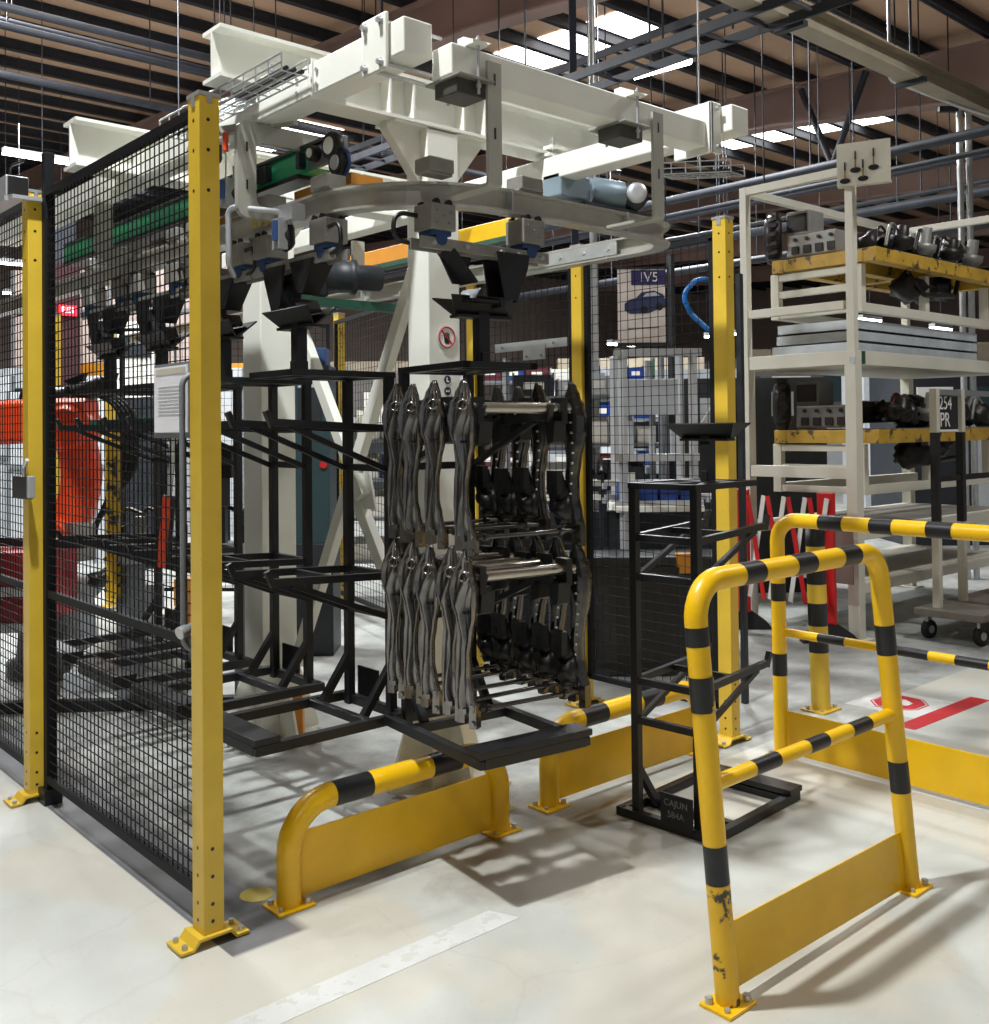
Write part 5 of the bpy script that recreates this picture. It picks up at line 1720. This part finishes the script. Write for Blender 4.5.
def service(name, label, cat, p, q, w, h, m=PURL, drops=(), lad=False):
    t = thing(name, label, cat, p, SVC)
    p, q = V(p), V(q)
    d = (q - p).normalized()
    sd = d.cross(Z).normalized()
    if lad:
        for a in (-w / 2, w / 2):
            MB().bar(p + sd * a, q + sd * a, .02, h).build('side_rail', m, t)
        n = int((q - p).length / .35)
        for k in range(n):
            c = p.lerp(q, (k + .5) / n)
            MB().bar(c - sd * w / 2, c + sd * w / 2, .02, .02).build('rung', m, t)
    else:
        MB().tube([p, q], w / 2, 8).build('pipe', m, t)
    for f in drops:
        c = p.lerp(q, f)
        MB().cyl(c, (c.x, c.y, roof_z(c.y) - .02), .009, n=6).build('hanger_rod', m, t)
    return t


for k, (y, z, w) in enumerate(((10.4, 5.62, .09), (10.55, 5.50, .07), (10.8, 5.62, .11), (12.6, 5.7, .10))):
    service('service_pipe', ('uppermost', 'second', 'third', 'lowest')[k] + ' of the dark pipes crossing the upper left corner', 'pipe', (.5, y, z), (12, y, z), w, w, drops=(.22, .42, .6))
service('cable_ladder', 'black cable ladder running towards the back above the front box beam', 'cable ladder', (6.1, 3.2, 4.35), (6.1, 14, 4.35), .32, .07, lad=True, drops=(.1, .3, .5, .7))
service('cable_ladder', 'second black cable ladder higher up, nearer the rooflights', 'cable ladder', (7.4, 3.5, 5.1), (7.4, 14, 5.1), .3, .07, lad=True, drops=(.1, .25, .45, .7))
for k, (x, z, w, m) in enumerate(((9.4, 4.15, .10, PURL), (9.7, 4.05, .06, PURL), (10.6, 4.25, .08, PURL), (11.6, 4.1, .12, PURL), (12.2, 4.35, .06, PURL), (13.0, 4.0, .12, PURL))):
    service('service_pipe', ('thick dark pipe', 'thin dark pipe', 'dark pipe', 'heavy dark pipe', 'slim dark pipe', 'heavy black pipe')[k] + ' running back over the stillage, number %s from the near side' % ('one', 'two', 'three', 'four', 'five', 'six')[k], 'pipe', (x, 1.5, z), (x, 16, z), w, w, m, drops=(.15, .3, .5, .7))
for k, (x, y) in enumerate(((7.08, 5.7), (7.7, 5.1), (6.9, 8.4), (8.3, 7.6), (9.6, 8.8), (4.6, 9.2), (5.4, 10.0), (10.8, 6.4), (11.5, 8.2), (12.6, 7.0), (3.9, 8.6), (13.2, 9.6))):
    o = MB().cyl((x, y, 3.3 + .12 * (k % 5)), (x, y, roof_z(y)), .007, n=6).build('drop_cable', PURL)
    tag(o, 'thin dark drop cable hanging from the roof', 'cable', 'thin drop cables under the roof')
for k, (x, y, z) in enumerate(((7.6, 8.6, 4.9), (9.0, 8.0, 5.0))):
    pass
t = thing('hopper_frame', 'dark braced V-shaped hanger below the brown rafter, upper right', 'hanger', (13.8, 7.6, 4.9))
for a in (-.55, .5):
    MB().cyl((13.7, 7.9 + a, 6.6), (13.7, 7.9, 5.35), .05, n=8).build('brace', PURL, t)


def strip_lamp(c, ax, l, label, drop=True):
    t = thing('strip_lamp', label, 'lamp', c, 'strip lamps in the far hall')
    c, ax = V(c), V(ax).normalized()
    MB().bar(c - ax * l / 2, c + ax * l / 2, .10, .05).build('housing', LGREY, t)
    MB().bar(c - ax * l / 2 - Z * .04, c + ax * l / 2 - Z * .04, .08, .03).build('tube', TUBEL, t)
    MB().cyl(c, (c.x, c.y, roof_z(c.y) - .02), .006, n=6).build('hanger_rod', PURL, t)


for k, (c, ax, l) in enumerate((((4.25, 14.9, 3.9), (1, 0, 0), .5), ((6.2, 18.5, 4.05), (1, 0, 0), .6), ((5.02, 16.9, 3.75), (1, 0, 0), .5), ((4.1, 12.9, 4.9), (1, 0, 0), .9), ((15.0, 8.05, 3.2), (1, 0, 0), .6),
                                ((15.8, 7.3, 3.05), (1, 0, 0), .6), ((13.4, 9.7, 3.0), (0, 1, 0), .6), ((7.07, 5.70, 4.71), (.38, -.34, .135), .52), ((12.5, 11.0, 2.9), (1, 0, 0), .6), ((8.0, 10.2, 2.9), (1, 0, 0), .6))):
    strip_lamp(c, ax, l, ('small bright strip lamp at the left edge', 'faint strip lamp just right of the left yellow post', 'dim strip lamp at the left edge, below the bright one', 'strip lamp behind the sliding door track', 'strip lamp behind the stillage under the upper pallet',
                          'strip lamp at the far right behind the stillage', 'strip lamp right of the right yellow post', 'slanting strip lamp above the front box beam', 'strip lamp beyond the right mesh panel', 'strip lamp beyond the column')[k])
# far hall: racks, boxes and a pale wall so that the view ends somewhere
for k, (x, y, l, h, m) in enumerate(((15, 13.0, 4, 2.6, MGREY), (19.5, 8.5, 4.4, 2.8, LGREY), (11.2, 16.6, 4, 2.6, WALL), (23, 14, 5, 3.2, WALL), (13.8, 5.6, 3.0, 2.3, DARK), (7.6, 20.5, 4, 2.8, LGREY))):
    t = thing('far_machine', ('grey enclosed machine', 'pale enclosed machine', 'brown grey enclosed machine', 'tall brown grey enclosed machine', 'dark enclosed machine', 'light grey enclosed machine')[k] + ' far away in the hall, ' + ('behind the blue hose', 'beyond the right end of the stillage', 'behind the hanging axles', 'behind the stillage posts', 'just behind the stillage', 'beyond the crossed braces')[k], 'machine', (x, y, 0), 'machines far away in the hall')
    c = V((x, y, 0))
    obox(t, 'housing', c, l, 1.2, h, m)
    for j in range(4):
        q = c + FL * (l / 2 - (j + .5) * l / 4) - FW * .61
        obox(t, 'door_panel', q + Z * .2, l / 4 - .15, .03, h * .55, (DARK, LGREY, MGREY, BLUEB)[(j + k) % 4])
        obox(t, 'window', q + Z * (h * .66), l / 4 - .3, .03, h * .2, (WHITE, TEAL, LGREY, DARK)[(j + k) % 4])
    obox(t, 'roof_duct', c + Z * h, l * .7, .4, .25, DUCT)
